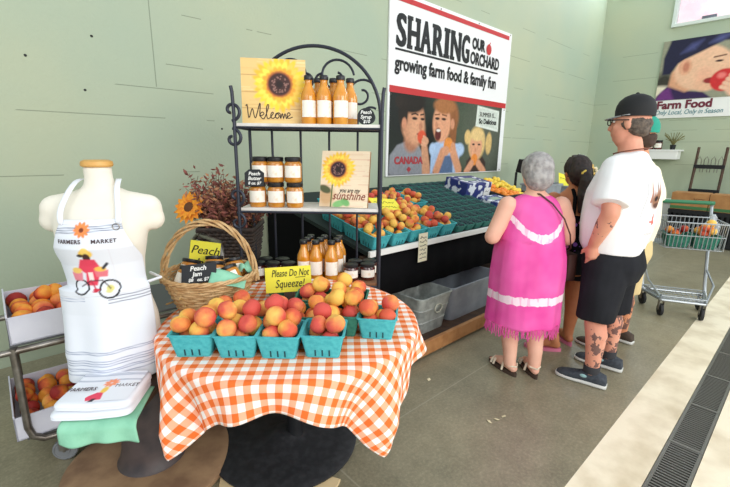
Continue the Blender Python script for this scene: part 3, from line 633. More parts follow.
w_, h_ = .295, .335
cv = Canvas(w_, h_, 110, 120, (240, 220, 190))
for k in range(50): z = rg.uniform(0, h_); x = rg.uniform(-.1, w_); cv.seg(x, z, x + rg.uniform(.05, .25), z, rg.uniform(.001, .005), rg.choice([(250, 236, 210), (226, 196, 156), (236, 208, 184), (214, 150, 120)]), al=.35)
cv.ell(.04, .06, .05, .06, (190, 140, 78), soft=.8, al=.7); cv.seg(.07, .0, .075, .14, .004, (92, 110, 60)).ell(.03, .105, .04, .022, (86, 92, 60), rot=-.4, soft=.4).ell(.12, .02, .04, .02, (134, 190, 120), rot=.3, soft=.4).ell(.16, .03, .03, .02, (120, 180, 110), rot=-.6, soft=.4)
sunflower(cv, .105, .225, .105, .044, (52, 34, 44))
sb = board('sunshine_board', 'sunflower board with script writing leaning at the right end of the middle shelf', w_, h_, .03, mat('board_edge_brown', (150, 104, 58), rough=.7), cv, (-.135, 2.42, ZM + .002), (radians(-13), 0, radians(-12)))
text('you are my', .04, script, sb, (.035, -.0015, .088), fit=.13, shear=.35); text('sunshine', .07, mat('script_brown', (138, 66, 46)), sb, (.03, -.0015, .045), fit=.20, shear=.35)

# syrup on the top shelf: three in front, three behind
p = make_bottle('', 'syrup bottles on the rack top', .245)
tops = [(-.333, 2.46, 'front amber syrup bottle on the rack top beside the Welcome board'), (-.245, 2.455, 'middle of the three front amber syrup bottles on the rack top'), (-.150, 2.45, 'front amber syrup bottle on the rack top, farthest from the Welcome board'),
        (-.29, 2.555, 'rear amber syrup bottle on the rack top, next to the Welcome board'), (-.198, 2.55, 'middle of the three rear amber syrup bottles on the rack top'), (-.10, 2.545, 'rear amber syrup bottle on the rack top nearest the round syrup tag')]
for i, (x, y, lb) in enumerate(tops):
    o = p if i == 0 else dup(p, (0, 0, 0), 0, lb); place(o, (x, y, ZT), .2, 1.19); o['label'] = lb
lows = [(-.375, 2.43, 'front amber syrup bottle on the low shelf, next to the yellow card'), (-.30, 2.425, 'middle of the three front syrup bottles on the low shelf'), (-.205, 2.42, 'front amber syrup bottle on the low shelf, nearest the small dark jars'),
        (-.36, 2.505, 'second-row syrup bottle on the low shelf, leftmost'), (-.28, 2.50, 'second-row syrup bottle on the low shelf, middle'), (-.175, 2.495, 'second-row syrup bottle on the low shelf, rightmost'),
        (-.35, 2.585, 'rearmost-row syrup bottle on the low shelf, leftmost'), (-.262, 2.58, 'rearmost-row syrup bottle on the low shelf, middle'), (-.165, 2.575, 'rearmost-row syrup bottle on the low shelf, rightmost')]
for x, y, lb in lows: o = dup(p, (x, y, ZB), .15, lb, 'syrup bottles on the low shelf', 1.10)
# round chalk tag
def tag_board(name, label, outline, lines, loc, rot, size=.028):
    o = thing(name, label, 'chalkboard tag', loc, rot=rot); MB().poly(outline, .006).build('board', chalkb, o, 0, bevel=.001)
    for (b_, x, z, s_) in lines: text(b_, s_, chalk, o, (x, -.001, z), shear=.2, bold=.0006)
    return o
tag_board('syrup_tag', 'round black chalkboard tag for peach syrup at the right end of the rack top', [(.05 * cos(a * pi / 12) , .048 + .048 * sin(a * pi / 12)) for a in range(24)], (('Peach', 0, .062, .027), ('Syrup', 0, .036, .027), ('$10', .004, .011, .025)), (-.005, 2.42, ZT + .001), (radians(-8), 0, radians(-6)))
jb = make_jar('', 'peach butter jars on the middle shelf', butter, 'butter_jar', .0375, .108)
jl = [(-.640, 2.43, 0, 'bottom peach butter jar on the middle shelf, left end of its row'), (-.530, 2.425, 0, 'bottom peach butter jar on the middle shelf, middle of its row'), (-.418, 2.42, 0, 'bottom peach butter jar on the middle shelf, nearest the sunshine board'),
      (-.622, 2.445, 1, 'stacked peach butter jar half behind the chalkboard tag'), (-.532, 2.44, 1, 'upper peach butter jar just right of the chalkboard tag'), (-.428, 2.435, 1, 'upper peach butter jar nearest the sunshine board')]
for i, (x, y, k, lb) in enumerate(jl):
    o = jb if i == 0 else dup(jb, (0, 0, 0), 0, lb); place(o, (x, y, ZM + k * .1455), .1, 1.345); o['label'] = lb
tag_board('butter_tag', 'black chalkboard tag for peach butter leaning on the stacked jars', [(-.055, 0), (.055, 0), (.055, .075), (.03, .095), (-.03, .095), (-.055, .075)], (('Peach', 0, .062, .028), ('Butter', 0, .035, .028), ('8 oz. $7', .0, .010, .022)), (-.640, 2.365, ZM + .125), (radians(-4), 0, radians(4)))
# dark jam jars on the low shelf
jd = make_jar('', 'dark jam jars on the low shelf', jamd, 'jam_jar', .041, .088)
dl = [(-.085, 2.43, 0, 'dark jam jar with white label beside the syrup bottles, at the front'), (.018, 2.45, 0, 'dark jam jar with white label next to the right rack post, at the front'), (-.06, 2.525, 0, 'dark jam jar behind, left of the right front jar'), (.03, 2.535, 0, 'dark jam jar in the rear corner by the right rack post'),
      (-.665, 2.45, 0, 'dark jam jar by the left rack post on the low shelf'), (-.57, 2.44, 0, 'dark jam jar left of the yellow card on the low shelf'), (-.475, 2.45, 0, 'dark jam jar just behind the yellow card'), (-.64, 2.545, 0, 'dark jam jar in the rear left corner of the low shelf'), (-.53, 2.54, 0, 'dark jam jar in the rear row between the left pair and the bottles')]
for i, (x, y, k, lb) in enumerate(dl):
    o = jd if i == 0 else dup(jd, (0, 0, 0), 0, lb); place(o, (x, y, ZB), .1, 1.15); o['label'] = lb
# yellow request card on the table
yc = thing('request_card', 'yellow handwritten Please Do Not Squeeze card among the peaches', 'card', (-.372, 1.915, CT + .062), rot=(radians(-14), radians(-4), radians(3)))
MB().poly([(-.113, 0), (.113, 0), (.113, .125), (-.113, .125)], .002).build('card', yel, yc, 0)
text('Please Do Not', .05, ink, yc, (.01, -.001, .078), fit=.185, shear=.3); text('Squeeze!', .055, ink, yc, (.005, -.001, .024), fit=.145, shear=.3)
MB().tube([(.035, -.001, .070), (.085, -.001, .072)], .0014, 5).build('underline', ink, yc)
MB().box((0, .018, 0.0), (.05, .03, .125)).build('card_stand', dwood, yc, 0)

# ------------------------------------------------------------------ woven baskets
def woven(r0, r1, z0, z1, rows, stakes, th, ry=1.0, amp=.004):
    b = MB()
    for j in range(rows):
        f = (j + .5) / rows; r = r0 + (r1 - r0) * f; z = z0 + (z1 - z0) * f; n = stakes * 4; pts = []
        for i in range(n):
            a = 2 * pi * i / n; q = r + amp * cos(a * stakes / 2 * 1.0 + (pi if j % 2 else 0)); pts.append((q * cos(a), q * ry * sin(a), z + .0015 * sin(a * 7 + j)))
        b.tube(pts, th, 5, closed=True)
    for i in range(stakes): a = 2 * pi * i / stakes; b.tube([(r0 * cos(a), r0 * ry * sin(a), z0), (r1 * cos(a), r1 * ry * sin(a), z1)], th * .9, 5)
    b.lathe([(0, z0), (r0 - .002, z0), (r0 - .002, z0 + .006), (0, z0 + .006)], 24, M=Matrix.Scale(ry, 4, (0, 1, 0)), cap=False)
    return b
wick = mat('pale_wicker', (206, 172, 124), rough=.6, n2=(180, 138, 88), nscale=30); dwick = mat('dark_wicker', (66, 52, 44), rough=.7, n2=(44, 36, 32), nscale=30)
BX, BY = -.735, 1.86
gb = thing('wicker_basket', 'pale wicker gift basket with tall arched handle on the gingham table', 'basket', (BX, BY, CT), .15)
woven(.140, .205, .004, .175, 14, 24, .0062).build('bowl', wick, gb)
rim = MB()
for k in range(3): rim.tube([((.209 + .006 * cos(a * 9 + k * 2.1)) * cos(a), (.209 + .006 * cos(a * 9 + k * 2.1)) * sin(a), .178 + .006 * sin(a * 9 + k * 2.1)) for a in [2 * pi * i / 90 for i in range(90)]], .006, 5, closed=True)
rim.build('rim', wick, gb)
hd = MB()
for k in range(4):
    pts = [];
    for i in range(61):
        a = pi * i / 60; q = .012 * cos(k * pi / 2 + a * 5); e = .012 * sin(k * pi / 2 + a * 5); pts.append(((.211 + q) * cos(a), e, .13 + (.285 + q) * sin(a)))
    hd.tube(pts, .006, 5)
hd.build('handle', wick, gb)
lt = make_jar('', 'peach jam jars in the wicker gift basket', butter, 'jam_jar', .04, .085)
jars = [(-.10, -.08, .35, 'peach jam jar tipped against the left side of the wicker gift basket'), (-.02, .10, .0, 'peach jam jar at the back of the gift basket, under the yellow jam card'), (.10, .08, -.2, 'peach jam jar behind the folded green cloth in the gift basket'), (.13, -.03, -.5, 'dark-lidded jam jar lying tilted at the right side of the gift basket'), (-.13, .05, .2, 'peach jam jar at the left rear of the wicker gift basket'), (.02, .0, 0, 'peach jam jar in the middle of the gift basket behind the chalkboard tag')]
for i, (x, y, tl, lb) in enumerate(jars):
    o = lt if i == 0 else dup(lt, (0, 0, 0), 0, lb); o['label'] = lb; place(o, (BX + x, BY + y, CT + .128 - .012 * abs(tl)), (radians(-18), tl, .1), 1.15)
fill = MB(); rg = random.Random(4)
for k in range(70): a = rg.uniform(0, 6.28); r = .18 * sqrt(rg.random()); z = rg.uniform(.03, .10); b_ = rg.uniform(0, 6.28); fill.tube([(r * cos(a), r * sin(a), z), (r * cos(a) + .04 * cos(b_), r * sin(a) + .04 * sin(b_), z + rg.uniform(-.01, .02))], .004, 4)
fo = fill.build('basket_straw', mat('straw', (196, 160, 100), rough=.8)); place(fo, (BX, BY, CT)); tag(fo, 'straw filling the wicker gift basket under the jam jars', 'straw', kind='stuff')
def cloth_patch(name, w, d, fn, m, n=18):
    vs = [fn(i / n * 2 - 1, j / n * 2 - 1) for j in range(n + 1) for i in range(n + 1)]; fs = [(j * (n + 1) + i, j * (n + 1) + i + 1, (j + 1) * (n + 1) + i + 1, (j + 1) * (n + 1) + i) for j in range(n) for i in range(n)]
    me = bpy.data.meshes.new(name); me.from_pydata(vs, [], fs); me.materials.append(m); o = link(name, me, None, 180); s = o.modifiers.new('s', 'SOLIDIFY'); s.thickness = .004; return o
mint = mat('mint_cloth', (150, 208, 178), rough=.9, spec=.1, n2=(134, 194, 164), nscale=12, bump=.1, bscale=200)
o = cloth_patch('mint_napkin', .2, .2, lambda u, v: (.075 * u + .02 * v, .05 * v - .02 * u, .008 * cos(2.2 * u + v) + .006 * sin(3 * v + u)), mint); place(o, (BX + .125, BY - .115, CT + .180), (.35, .15, .6)); tag(o, 'mint green napkin tucked at the front of the wicker gift basket', 'napkin')
o = cloth_patch('mint_napkin', .2, .2, lambda u, v: (.036 * u, .03 * v, .06 * (1 - (u * u + v * v) * .45) + .01 * sin(5 * u + 3 * v)), mint); place(o, (BX + .155, BY + .05, CT + .155), (.1, .2, .2)); tag(o, 'mint green napkin peaking up at the right rear of the wicker gift basket', 'napkin')
tag_board('jam_tag', 'black chalkboard tag for peach jam at the front of the wicker gift basket', [(-.075, 0), (.075, 0), (.08, .085), (-.07, .085)], (('Peach', .0, .055, .03), ('Jam', -.005, .030, .028), ('$8   oz. $7', 0, .007, .02)), (BX + .0, BY - .135, CT + .168), (radians(-24), radians(-5), radians(8)))
yj = thing('jam_card', 'yellow handwritten peach jam card standing behind the wicker gift basket jars', 'card', (BX - .10, BY + .16, CT + .125), rot=(radians(-6), radians(8), radians(6)))
MB().poly([(-.075, 0), (.075, 0), (.075, .16), (-.075, .16)], .002).build('card', yel, yj, 0)
text('Peach', .06, ink, yj, (0, -.001, .095), shear=.3); text('Jam', .06, ink, yj, (0, -.001, .03), shear=.3)

# dark planter with dried flowers behind
PX, PY, PZ = -.90, 2.72, .60
st = thing('wooden_crate', 'wooden crate on the floor carrying the dark wicker planter', 'crate', (PX, PY, 0), .1)
cr = MB()
for sx in (-1, 1):
    for k in range(4): cr.box((0, sx * .165, .07 + k * .15), (.36, .016, .12)); cr.box((sx * .172, 0, .07 + k * .15), (.016, .31, .12))
cr.build('crate_side', wood, st, bevel=.002); MB().box((0, 0, .59), (.37, .35, .02)).build('crate_top', wood, st, bevel=.002)
pl = thing('planter_basket', 'dark square wicker planter of dried flowers behind the gift basket', 'planter', (PX, PY, PZ), .05)
pw = MB(); rows = 17
def sq(half, z, off, n=16):
    pts = []
    for k in range(4):
        for i in range(n): u = -1 + 2 * i / n; x, y = [(u, -1), (1, u), (-u, 1), (-1, -u)][k]; q = half + off * (1 if i % 2 else -1); pts.append((x * half if abs(x) < 1 else math.copysign(q, x), y * half if abs(y) < 1 else math.copysign(q, y), z))
    return pts
for j in range(rows): f = j / (rows - 1); pw.tube(sq(.125 + .045 * f, .01 + .37 * f, .005 * (1 if j % 2 else -1)), .0115, 5, closed=True)
pw.box((0, 0, .012), (.25, .25, .02)); pw.build('planter_body', dwick, pl); MB().tube(sq(.172, .39, 0), .014, 6, closed=True).build('rim', dwick, pl)
MB().box((0, 0, .34), (.31, .31, .02)).build('dry_moss', mat('dry_moss', (70, 60, 40), rough=.95), pl, 0)
rg = random.Random(8); stem = MB(); lf = MB(); lf2 = MB()
for k in range(170):
    a = rg.uniform(0, 6.28); r = .14 * sqrt(rg.random()); x0, y0 = r * cos(a), r * sin(a); sp = rg.uniform(.4, 1.25); h = rg.uniform(.12, .34) * (1.0 if rg.random() < .8 else 1.15)
    p0 = Vector((x0, y0, .34)); p1 = Vector((x0 * (1 + sp * .7) + rg.uniform(-.05, .05), y0 * (1 + sp * .7), .34 + h * .6)); p2 = Vector((x0 * (1 + sp) + rg.uniform(-.09, .09) + .03, y0 * (1 + sp) + rg.uniform(-.04, .04), .36 + h)); stem.tube([p0, p1, p2], .0016, 4)
    for q in range(13):
        f = rg.uniform(.25, 1.05); c = p0.lerp(p1, f * 2) if f < .5 else p1.lerp(p2, f * 2 - 1); c = c + Vector((rg.gauss(0, .02), rg.gauss(0, .02), rg.gauss(0, .016)))
        d = Vector((rg.gauss(0, 1), rg.gauss(0, 1), rg.gauss(.4, .8))).normalized(); e = d.orthogonal().normalized(); L = rg.uniform(.013, .027); t_ = lf if rg.random() < .62 else lf2
        t_.add([c - d * L, c + e * L * .42, c + d * L, c - e * L * .42, c + e.cross(d) * L * .25], [(0, 1, 4), (1, 2, 4), (2, 3, 4), (3, 0, 4), (3, 2, 1, 0)])
def stuff(o): o['kind'] = 'stuff'; return o
stuff(stem.build('dried_stems', mat('dry_stem', (92, 66, 52), rough=.9), pl)); stuff(lf.build('dried_foliage', mat('dry_burgundy', (150, 88, 76), rough=.9, n2=(112, 64, 58), nscale=20), pl, 0)); stuff(lf2.build('dried_blossoms', mat('dry_buff', (188, 134, 98), rough=.9, n2=(156, 104, 74), nscale=20), pl, 0))
sf = thing('sunflower_bloom', 'orange sunflower bloom leaning out of the left of the dark planter', 'flower', (PX - .215, PY - .14, PZ + .525), rot=(radians(62), radians(-8), radians(-12)))
pt = MB(); 
for ring, (n, L, el) in enumerate(((15, .115, .1), (13, .092, .35))):
    for k in range(n):
        a = 2 * pi * k / n + ring * .2; R_ = Matrix.Rotation(a, 4, 'Z') @ Matrix.Rotation(-el, 4, 'Y'); w2 = .024
        pt.add([(.02, -.008, 0), (.02, .008, 0), (L * .6, w2, .004), (L, 0, -.004), (L * .6, -w2, .004), (L * .5, 0, .009)], [(0, 1, 5), (1, 2, 5), (2, 3, 5), (3, 4, 5), (4, 0, 5), (4, 3, 2, 1, 0)], M=R_)
pt.build('petals', mat('petal_orange', (238, 158, 34), rough=.7, n2=(220, 120, 24), nscale=40), sf, 0); MB().ball((0, 0, .006), (.042, .042, .02), 14).build('seed_head', mat('seed_brown', (96, 58, 30), rough=.9), sf)
MB().tube([(0, 0, 0), (.03, -.03, -.1), (.13, -.10, -.16)], .005, 6).build('stalk', mat('stalk_green', (92, 104, 56)), sf)

# ------------------------------------------------------------------ pedestal stand with the dress form, apron and folded towels
QX, QY, QZ = -1.05, 1.50, .56
pd = thing('pedestal_stand', 'low stand on a rust brown disc base under the dress form', 'stand', (QX, QY, 0))
rust = mat('rusty_base', (158, 126, 94), rough=.7, n2=(124, 94, 70), nscale=7, bump=.08, bscale=30); dkp = mat('worn_post', (78, 66, 64), rough=.5, n2=(50, 44, 46), nscale=9)
MB().lathe([(0, 0), (.355, 0), (.368, .012), (.368, .034), (.35, .044), (.16, .05), (0, .05)], 56, (.035, .19, 0), cap=False).build('base_disc', rust, pd)
MB().lathe([(.15, .05), (.14, .06), (.125, .12), (.112, .25), (.10, .42), (.09, .53), (.2, .535)], 32, (.035, .20, 0)).build('post', dkp, pd)
MB().box((.075, .0, QZ - .012), (.30, .40, .024)).build('stand_top', dwood, pd, bevel=.004)
MX, MY, MR = -1.045, 1.605, .2
torso = [(0, .150, .110, 0), (.12, .172, .122, 0), (.25, .165, .118, 0), (.34, .142, .104, .0), (.42, .132, .100, -.004), (.50, .140, .108, -.010), (.57, .158, .126, -.020), (.63, .166, .122, -.014), (.68, .172, .104, 0), (.72, .175, .086, .008), (.745, .150, .066, .012), (.762, .105, .056, .014), (.785, .058, .052, .014), (.82, .048, .048, .012), (.865, .050, .050, .010)]
def prof(h):
    h = max(0, min(.8649, h))
    for a, b_ in zip(torso[:-1], torso[1:]):
        if a[0] <= h <= b_[0]: f = (h - a[0]) / (b_[0] - a[0]); return [a[k] + (b_[k] - a[k]) * f for k in (1, 2, 3)]
mq = thing('dress_form', 'cream headless dress form with wooden neck cap wearing a white apron', 'mannequin', (MX, MY, QZ), MR)
tb = MB().rings([(h, 0, cy, rx, ry) for h, rx, ry, cy in torso], 30)
for sx in (-1, 1): tb.limb([(sx * .08, .012, .715), (sx * .165, .012, .698)], [.056, .056], 14); tb.limb([(sx * .160, .012, .69), (sx * .180, .010, .655)], [.053, .048], 14)
tb.voxel('torso', mat('linen_cream', (234, 228, 214), rough=.85, spec=.15, bump=.05, bscale=220), mq, .010, 6)
MB().lathe([(0, .862), (.051, .862), (.056, .868), (.054, .882), (.042, .888), (0, .889)], 28, (0, .010, 0), cap=False).build('neck_cap', mat('pine_cap', (218, 168, 92), rough=.45, n2=(202, 148, 74), nscale=12), mq)
# apron: bib and skirt follow the form; prints painted on its surface
def ap_pt(x, h, off=.0):                                             # x across, h height on the form
    hh = max(h, .0); rx, ry, cy = prof(hh)
    if h < .40: rx, ry, cy = max(rx, .168), max(ry, .118), 0
    rx += .016 + off; ry += .016 + off; t = x / rx if abs(x / rx) < 1.45 else math.copysign(1.45, x); wav = .010 * sin(x * 34 + 1.3) * min(1, max(0, (.46 - h) / .25))
    return (rx * sin(t), cy - (ry + wav) * cos(t) - (.03 * max(0, (.3 - h) / .3)), h)
def halfw(h):
    if h > .66: return .112
    if h > .52: return .112 + .078 * ((.66 - h) / .14) ** 1.2
    return .190 + .03 * min(1, (.52 - h) / .3)
an = thing('apron', 'white farmers market apron worn by the dress form', 'apron', (MX, MY, QZ), MR)
AH0, AH1 = .02, .675
cv = Canvas(1, 1, 110, 190, (228, 232, 240)); cv.X = cv.X * 2 - 1; hs = AH0 + (AH1 - AH0) * cv.Y; hw_ = np.vectorize(halfw)(hs); XX = cv.X * hw_
cv.X, cv.Y = XX, hs; cv.w = .46; navy = (86, 92, 120)
def stripe(h, th, col, x0=-1, x1=1, al=.9): cv._put((th - np.abs(cv.Y - h - .01 * np.sin(cv.X * 5))) / .002 + .5, col, al * ((cv.X > x0) & (cv.X < x1)))
for h in (.650, .642, .634): stripe(h, .0016, navy)
for h in (.372, .360, .348): stripe(h, .0018, navy, .035, 1)
for h in (.372, .362): stripe(h, .0012, (150, 160, 190), -1, -.05)
for h in (.155, .147, .120, .110, .100, .084, .076, .060): stripe(h, .0016, (96, 110, 150), al=.75)
stripe(.380, .0010, (205, 205, 212)); stripe(.662, .0008, (205, 205, 212))
X0 = -.02
cv.seg(X0 + .085, .38, X0 + .085, .60, .0012, (222, 222, 230))
for k in range(10): a = 2 * pi * k / 10; cv.ell(X0 + .017 * cos(a), .640 + .017 * sin(a), .012, .006, (240, 140, 80), rot=a, soft=.4)
cv.ell(X0, .640, .008, .008, (120, 60, 40), soft=.4)
cv.ell(X0 + .005, .552, .024, .017, (242, 200, 92), soft=.3).ell(X0 + .005, .562, .014, .014, (244, 208, 110), soft=.3).ell(X0 + .005, .535, .013, .018, (70, 46, 40), soft=.3).ell(X0 - .015, .545, .012, .006, (50, 40, 40), soft=.4)
cv.poly([(X0 - .038, .49), (X0 - .02, .53), (X0 + .03, .528), (X0 + .042, .49), (X0 + .03, .45), (X0 + .02, .42), (X0 - .02, .42), (X0 - .012, .47)], (226, 70, 94), soft=1.2).poly([(X0 - .005, .44), (X0 + .012, .44), (X0 + .012, .475), (X0 - .005, .475)], (244, 226, 220), soft=1)
def wheel(cx, cz, r):
    d = np.hypot(cv.X - cx, cv.Y - cz); cv._put((.0035 - np.abs(d - r)) / .002 + .5, (38, 38, 44))
wheel(X0 + .062, .405, .034); wheel(X0 - .040, .415, .028)
cv.ell(X0 + .062, .405, .014, .014, (214, 206, 130), soft=.5).poly([(X0 - .066, .44), (X0 - .03, .44), (X0 - .024, .475), (X0 - .07, .475)], (230, 136, 150), soft=1).ell(X0 - .046, .482, .02, .012, (240, 200, 110), soft=.4).poly([(X0 + .022, .455), (X0 + .06, .455), (X0 + .066, .482), (X0 + .018, .482)], (226, 120, 130), soft=1).ell(X0 + .04, .487, .02, .010, (236, 190, 90), soft=.4).seg(X0 + .05, .49, X0 + .066, .508, .005, (60, 60, 70))
cv.line([(X0 - .04, .415), (X0, .44), (X0 + .04, .44), (X0 + .062, .405)], .0022, (60, 40, 50)).line([(X0, .44), (X0 + .012, .405)], .003, (190, 60, 80)).ell(X0 + .014, .402, .012, .006, (200, 50, 70), soft=.4)
cv.X, cv.Y = np.meshgrid(np.linspace(-1, 1, 110), np.linspace(AH0, AH1, 190))
me = cv.mesh('apron_body', lambda x, y: ap_pt(x * halfw(y), y), paint_mat('printed_cotton', .9)); o = link('apron_body', me, an, 180); s = o.modifiers.new('s', 'SOLIDIFY'); s.thickness = .003
tk = mat('print_brown', (70, 56, 62), rough=.8)
for wd_, cx in (('FARMERS', -.068), ('MARKET', .054)):
    tm = text_mesh(wd_, .0205, bold=.0004, ext=.0003, space=1.12)
    for v in tm.vertices: v.co = Vector(ap_pt(v.co.x + cx, v.co.z + .592, .0028)) + Vector((0, v.co.y, 0))
    tm.materials.clear(); tm.materials.append(tk); link('lettering', tm, an, 0)
cot = mat('white_cotton', (230, 233, 240), rough=.9, spec=.1)
for sx in (-1, 1):
    pts = [ap_pt(sx * .098, .655, .004)] + [(sx * x_, y_, z_) for x_, y_, z_ in ((.100, -.112, .70), (.088, -.078, .752), (.076, -.03, .80), (.070, .03, .822), (.035, .082, .80))]
    P = [Vector(p) for p in pts]; b_ = MB(); vs = []
    for p in P: vs += [p + Vector((-.010, 0, 0)), p + Vector((.010, 0, 0))]
    b_.add(vs, [(2 * i, 2 * i + 1, 2 * i + 3, 2 * i + 2) for i in range(len(P) - 1)]); o = b_.build('neck_strap', cot, an, 180); sm = o.modifiers.new('u', 'SUBSURF'); sm.levels = sm.render_levels = 2; so = o.modifiers.new('s', 'SOLIDIFY'); so.thickness = .003
rg_ = MB(); p = ap_pt(.096, .648, .006); rg_.tube([(p[0] + .012 * cos(a), p[1] - .002, p[2] + .012 * sin(a)) for a in [2 * pi * i / 16 for i in range(16)]], .002, 6, closed=True); rg_.build('strap_ring', steel, an)
tie = MB(); tie.tube([ap_pt(x, .40, .004) for x in [.2 + .001 * i for i in range(3)]] + [(.185, .02, .40), (.12, .10, .40)], .006, 6); tie.build('waist_tie', cot, an)
# mint apron folded under the towels, hanging over the front of the stand
def mint_fn(u, v):
    x = .125 * u + .01 * v; y = -.13 * v; d = max(0, y * -1 - .055) if v > 0 else 0
    e = max(0, v - .30); z = .006 + .002 * sin(4 * u)
    if e > 0: return (x * (1 + .05 * e) + .0, -.046 - .016 * sin(min(1, e * 5) * pi / 2) - .008 * sin(7 * u) * e * 1.5 - .01 * e, z - .095 * e + .006 * sin(5 * u + 1) * e)
    return (x, -.046 - (v - .30) * .16, z)
o = cloth_patch('mint_apron', .3, .3, mint_fn, mint, 30); place(o, (QX + .125, QY - .215, QZ), .14); tag(o, 'mint green apron hanging over the front edge of the pedestal stand', 'apron')
def towel(name, label, w, d, z, rz, loc, prt):
    o = thing(name, label, 'towel', loc, rz); b_ = MB()
    rr = [(-.010, -.010), (.0, 0), (.0, 0)]
    n = 14; hgt = .026
    def out(k, zz, ins): return [((w / 2 - ins) * cx_, (d / 2 - ins) * cy_, zz + .003 * sin(cx_ * 3 + cy_ * 2 + z * 50)) for cx_, cy_ in [(cos(2 * pi * i / 40), sin(2 * pi * i / 40)) for i in range(40)] for cx_, cy_ in [(math.copysign(abs(cx_) ** .22, cx_), math.copysign(abs(cy_) ** .22, cy_))]]
    b_.loft([out(0, 0, .010), out(0, .005, .001), out(0, .010, .006), out(0, .014, .001), out(0, .019, .002), out(0, hgt, .012)]); b_.build('folded_body', cot, o, 60)
    if prt:
        cv = Canvas(w - .03, d - .03, 90, 70, (230, 233, 240)); a, h = w - .03, d - .03
        for z_ in (.97, .93, .90, .74, .71): cv.seg(0, h * z_, a, h * (z_ - .04), .0012, (110, 120, 155))
        for k in range(9): q = 2 * pi * k / 9; cv.ell(a * .56 + .016 * cos(q), h * .60 + .016 * sin(q), .012, .006, (244, 150, 110), rot=q, soft=.5)
        cv.ell(a * .54, h * .36, .012, .022, (242, 200, 92), soft=.4).poly([(a * .30, h * .04), (a * .36, h * .2), (a * .46, h * .30), (a * .56, h * .27), (a * .6, h * .05)], (228, 74, 100), soft=1.5).poly([(a * .42, 0), (a * .46, h * .1), (a * .52, h * .1), (a * .5, 0)], (60, 50, 60), soft=1.5)
        link('printed_face', cv.mesh('printed_face', lambda x, y: (x - a / 2, y - h / 2, hgt + .0030 + .003 * sin(2 * (x - a / 2) / w * 3)), paint_mat('printed_cotton', .9)), o, 180)
        Mx = Matrix.Translation((0, 0, hgt + .0055)) @ Matrix.Rotation(-pi / 2, 4, 'X')
        text('FARMERS', .030, tk, o, (-.07, 0, -.028), M=Mx, fit=.095, ext=.0005); text('MARKET', .030, tk, o, (.078, 0, -.012), M=Mx, fit=.080, ext=.0005)
    return o
towel('tea_towel', 'lower folded white towel on the mint apron at the foot of the dress form', (.27), .235, 0, .16, (QX + .085, QY - .145, QZ + .012), False)
towel('tea_towel', 'upper folded farmers market towel printed with a red figure', .26, .225, 1, .12, (QX + .092, QY - .14, QZ + .041), True)

# ------------------------------------------------------------------ two-tier trolley of boxed peaches at the left
tx = W(-.03, 2.22); te = dA; TRZ = RZ
tro = thing('stock_trolley', 'two-tier steel trolley of boxed peaches behind the dress form', 'trolley', tx, TRZ)
LEN, WID = .95, .50
f = MB()
for y in (0, WID):
    f.tube([(0.0, y, .64), (0, y, .25), (.012, y, .20), (.05, y, .17), (.10, y, .165), (LEN, y, .165)], .016, 10)
    f.tube([(-.12, y, .625), (LEN + .02, y, .625)], .015, 10)
f.build('side_rail', steel, tro)
h_ = MB(); h_.tube([(LEN, 0, .16), (LEN, 0, .80), (LEN + .01, .02, .90), (LEN + .03, .08, .955), (LEN + .03, WID - .08, .955), (LEN + .01, WID - .02, .90), (LEN, WID, .80), (LEN, WID, .16)], .015, 10); h_.build('push_handle', steel, tro)
for z in (.186, .646): MB().box((LEN / 2, WID / 2, z), (LEN + .02, WID - .02, .012)).build('deck', mat('grey_deck', (96, 98, 100), rough=.6, metal=.3), tro, bevel=.002)
rub = mat('grey_rubber', (120, 122, 124), rough=.6)
def caster(par, x, y, r, z, rz, m=rub, w=.03):
    c = MB(); M_ = Matrix.Translation((x, y, r)) @ Matrix.Rotation(rz, 4, 'Z') @ Matrix.Rotation(pi / 2, 4, 'Y'); c.lathe([(0, -w / 2), (r * .4, -w / 2), (r * .45, -w / 2 + .004), (r * .78, -w / 2 + .004), (r * .84, -w / 2), (r * .96, -w / 2 + .002), (r, -w / 4), (r, w / 4), (r * .96, w / 2 - .002), (r * .84, w / 2), (r * .78, w / 2 - .004), (r * .45, w / 2 - .004), (r * .4, w / 2), (0, w / 2)], 28, M=M_, cap=False)
    o = c.build('caster', m, par); k = MB(); N_ = Matrix.Translation((x, y, 0)) @ Matrix.Rotation(rz, 4, 'Z')
    for sx in (-1, 1): k.box((sx * (w / 2 + .005), 0, (r + z) / 2 + .008), (.004, r * .7, z - r + .01), M=N_)
    k.box((0, 0, z - .002), (w + .02, r * .9, .006), M=N_); k.tube([(-w / 2 - .008, 0, r), (w / 2 + .008, 0, r)], .006, 8, M=N_); k.build('fork', steel, o); return o
for x, y, a in ((.12, .03, 1.1), (.12, WID - .03, .7), (LEN - .1, .03, 1.5), (LEN - .1, WID - .03, 1.2)): caster(tro, x, y, .055, .15, a)
def carton(name, label, L, D, H, m, loc, rz, flaps=False):
    o = thing(name, label, 'box', loc, rz); t = .006; b_ = MB().box((0, 0, t / 2), (L, D, t))
    for sy in (-1, 1): b_.box((0, sy * (D - t) / 2, H / 2), (L, t, H))
    for sx in (-1, 1): b_.box((sx * (L - t) / 2, 0, H / 2 + .008), (t, D, H + .016))
    b_.build('carton_body', m, o, 0)
    if flaps:
        for sy in (-1, 1): MB().box((0, 0, .035), (.075, .006, .07), M=Matrix.Translation((L / 2 - .04, sy * .10, H - .01)) @ Matrix.Rotation(sy * .4, 4, 'X') @ Matrix.Rotation(.35, 4, 'Y')).build('flap', m, o, 0)
    return o
def troll(x, y, z): return tx + te * x + Vector((-te.y, te.x, 0)) * y + Vector((0, 0, z))
carton('peach_carton', 'white cardboard tray of peaches on the upper deck of the trolley', 0.50, .44, .125, cardw, troll(.245, .225, .653), TRZ)
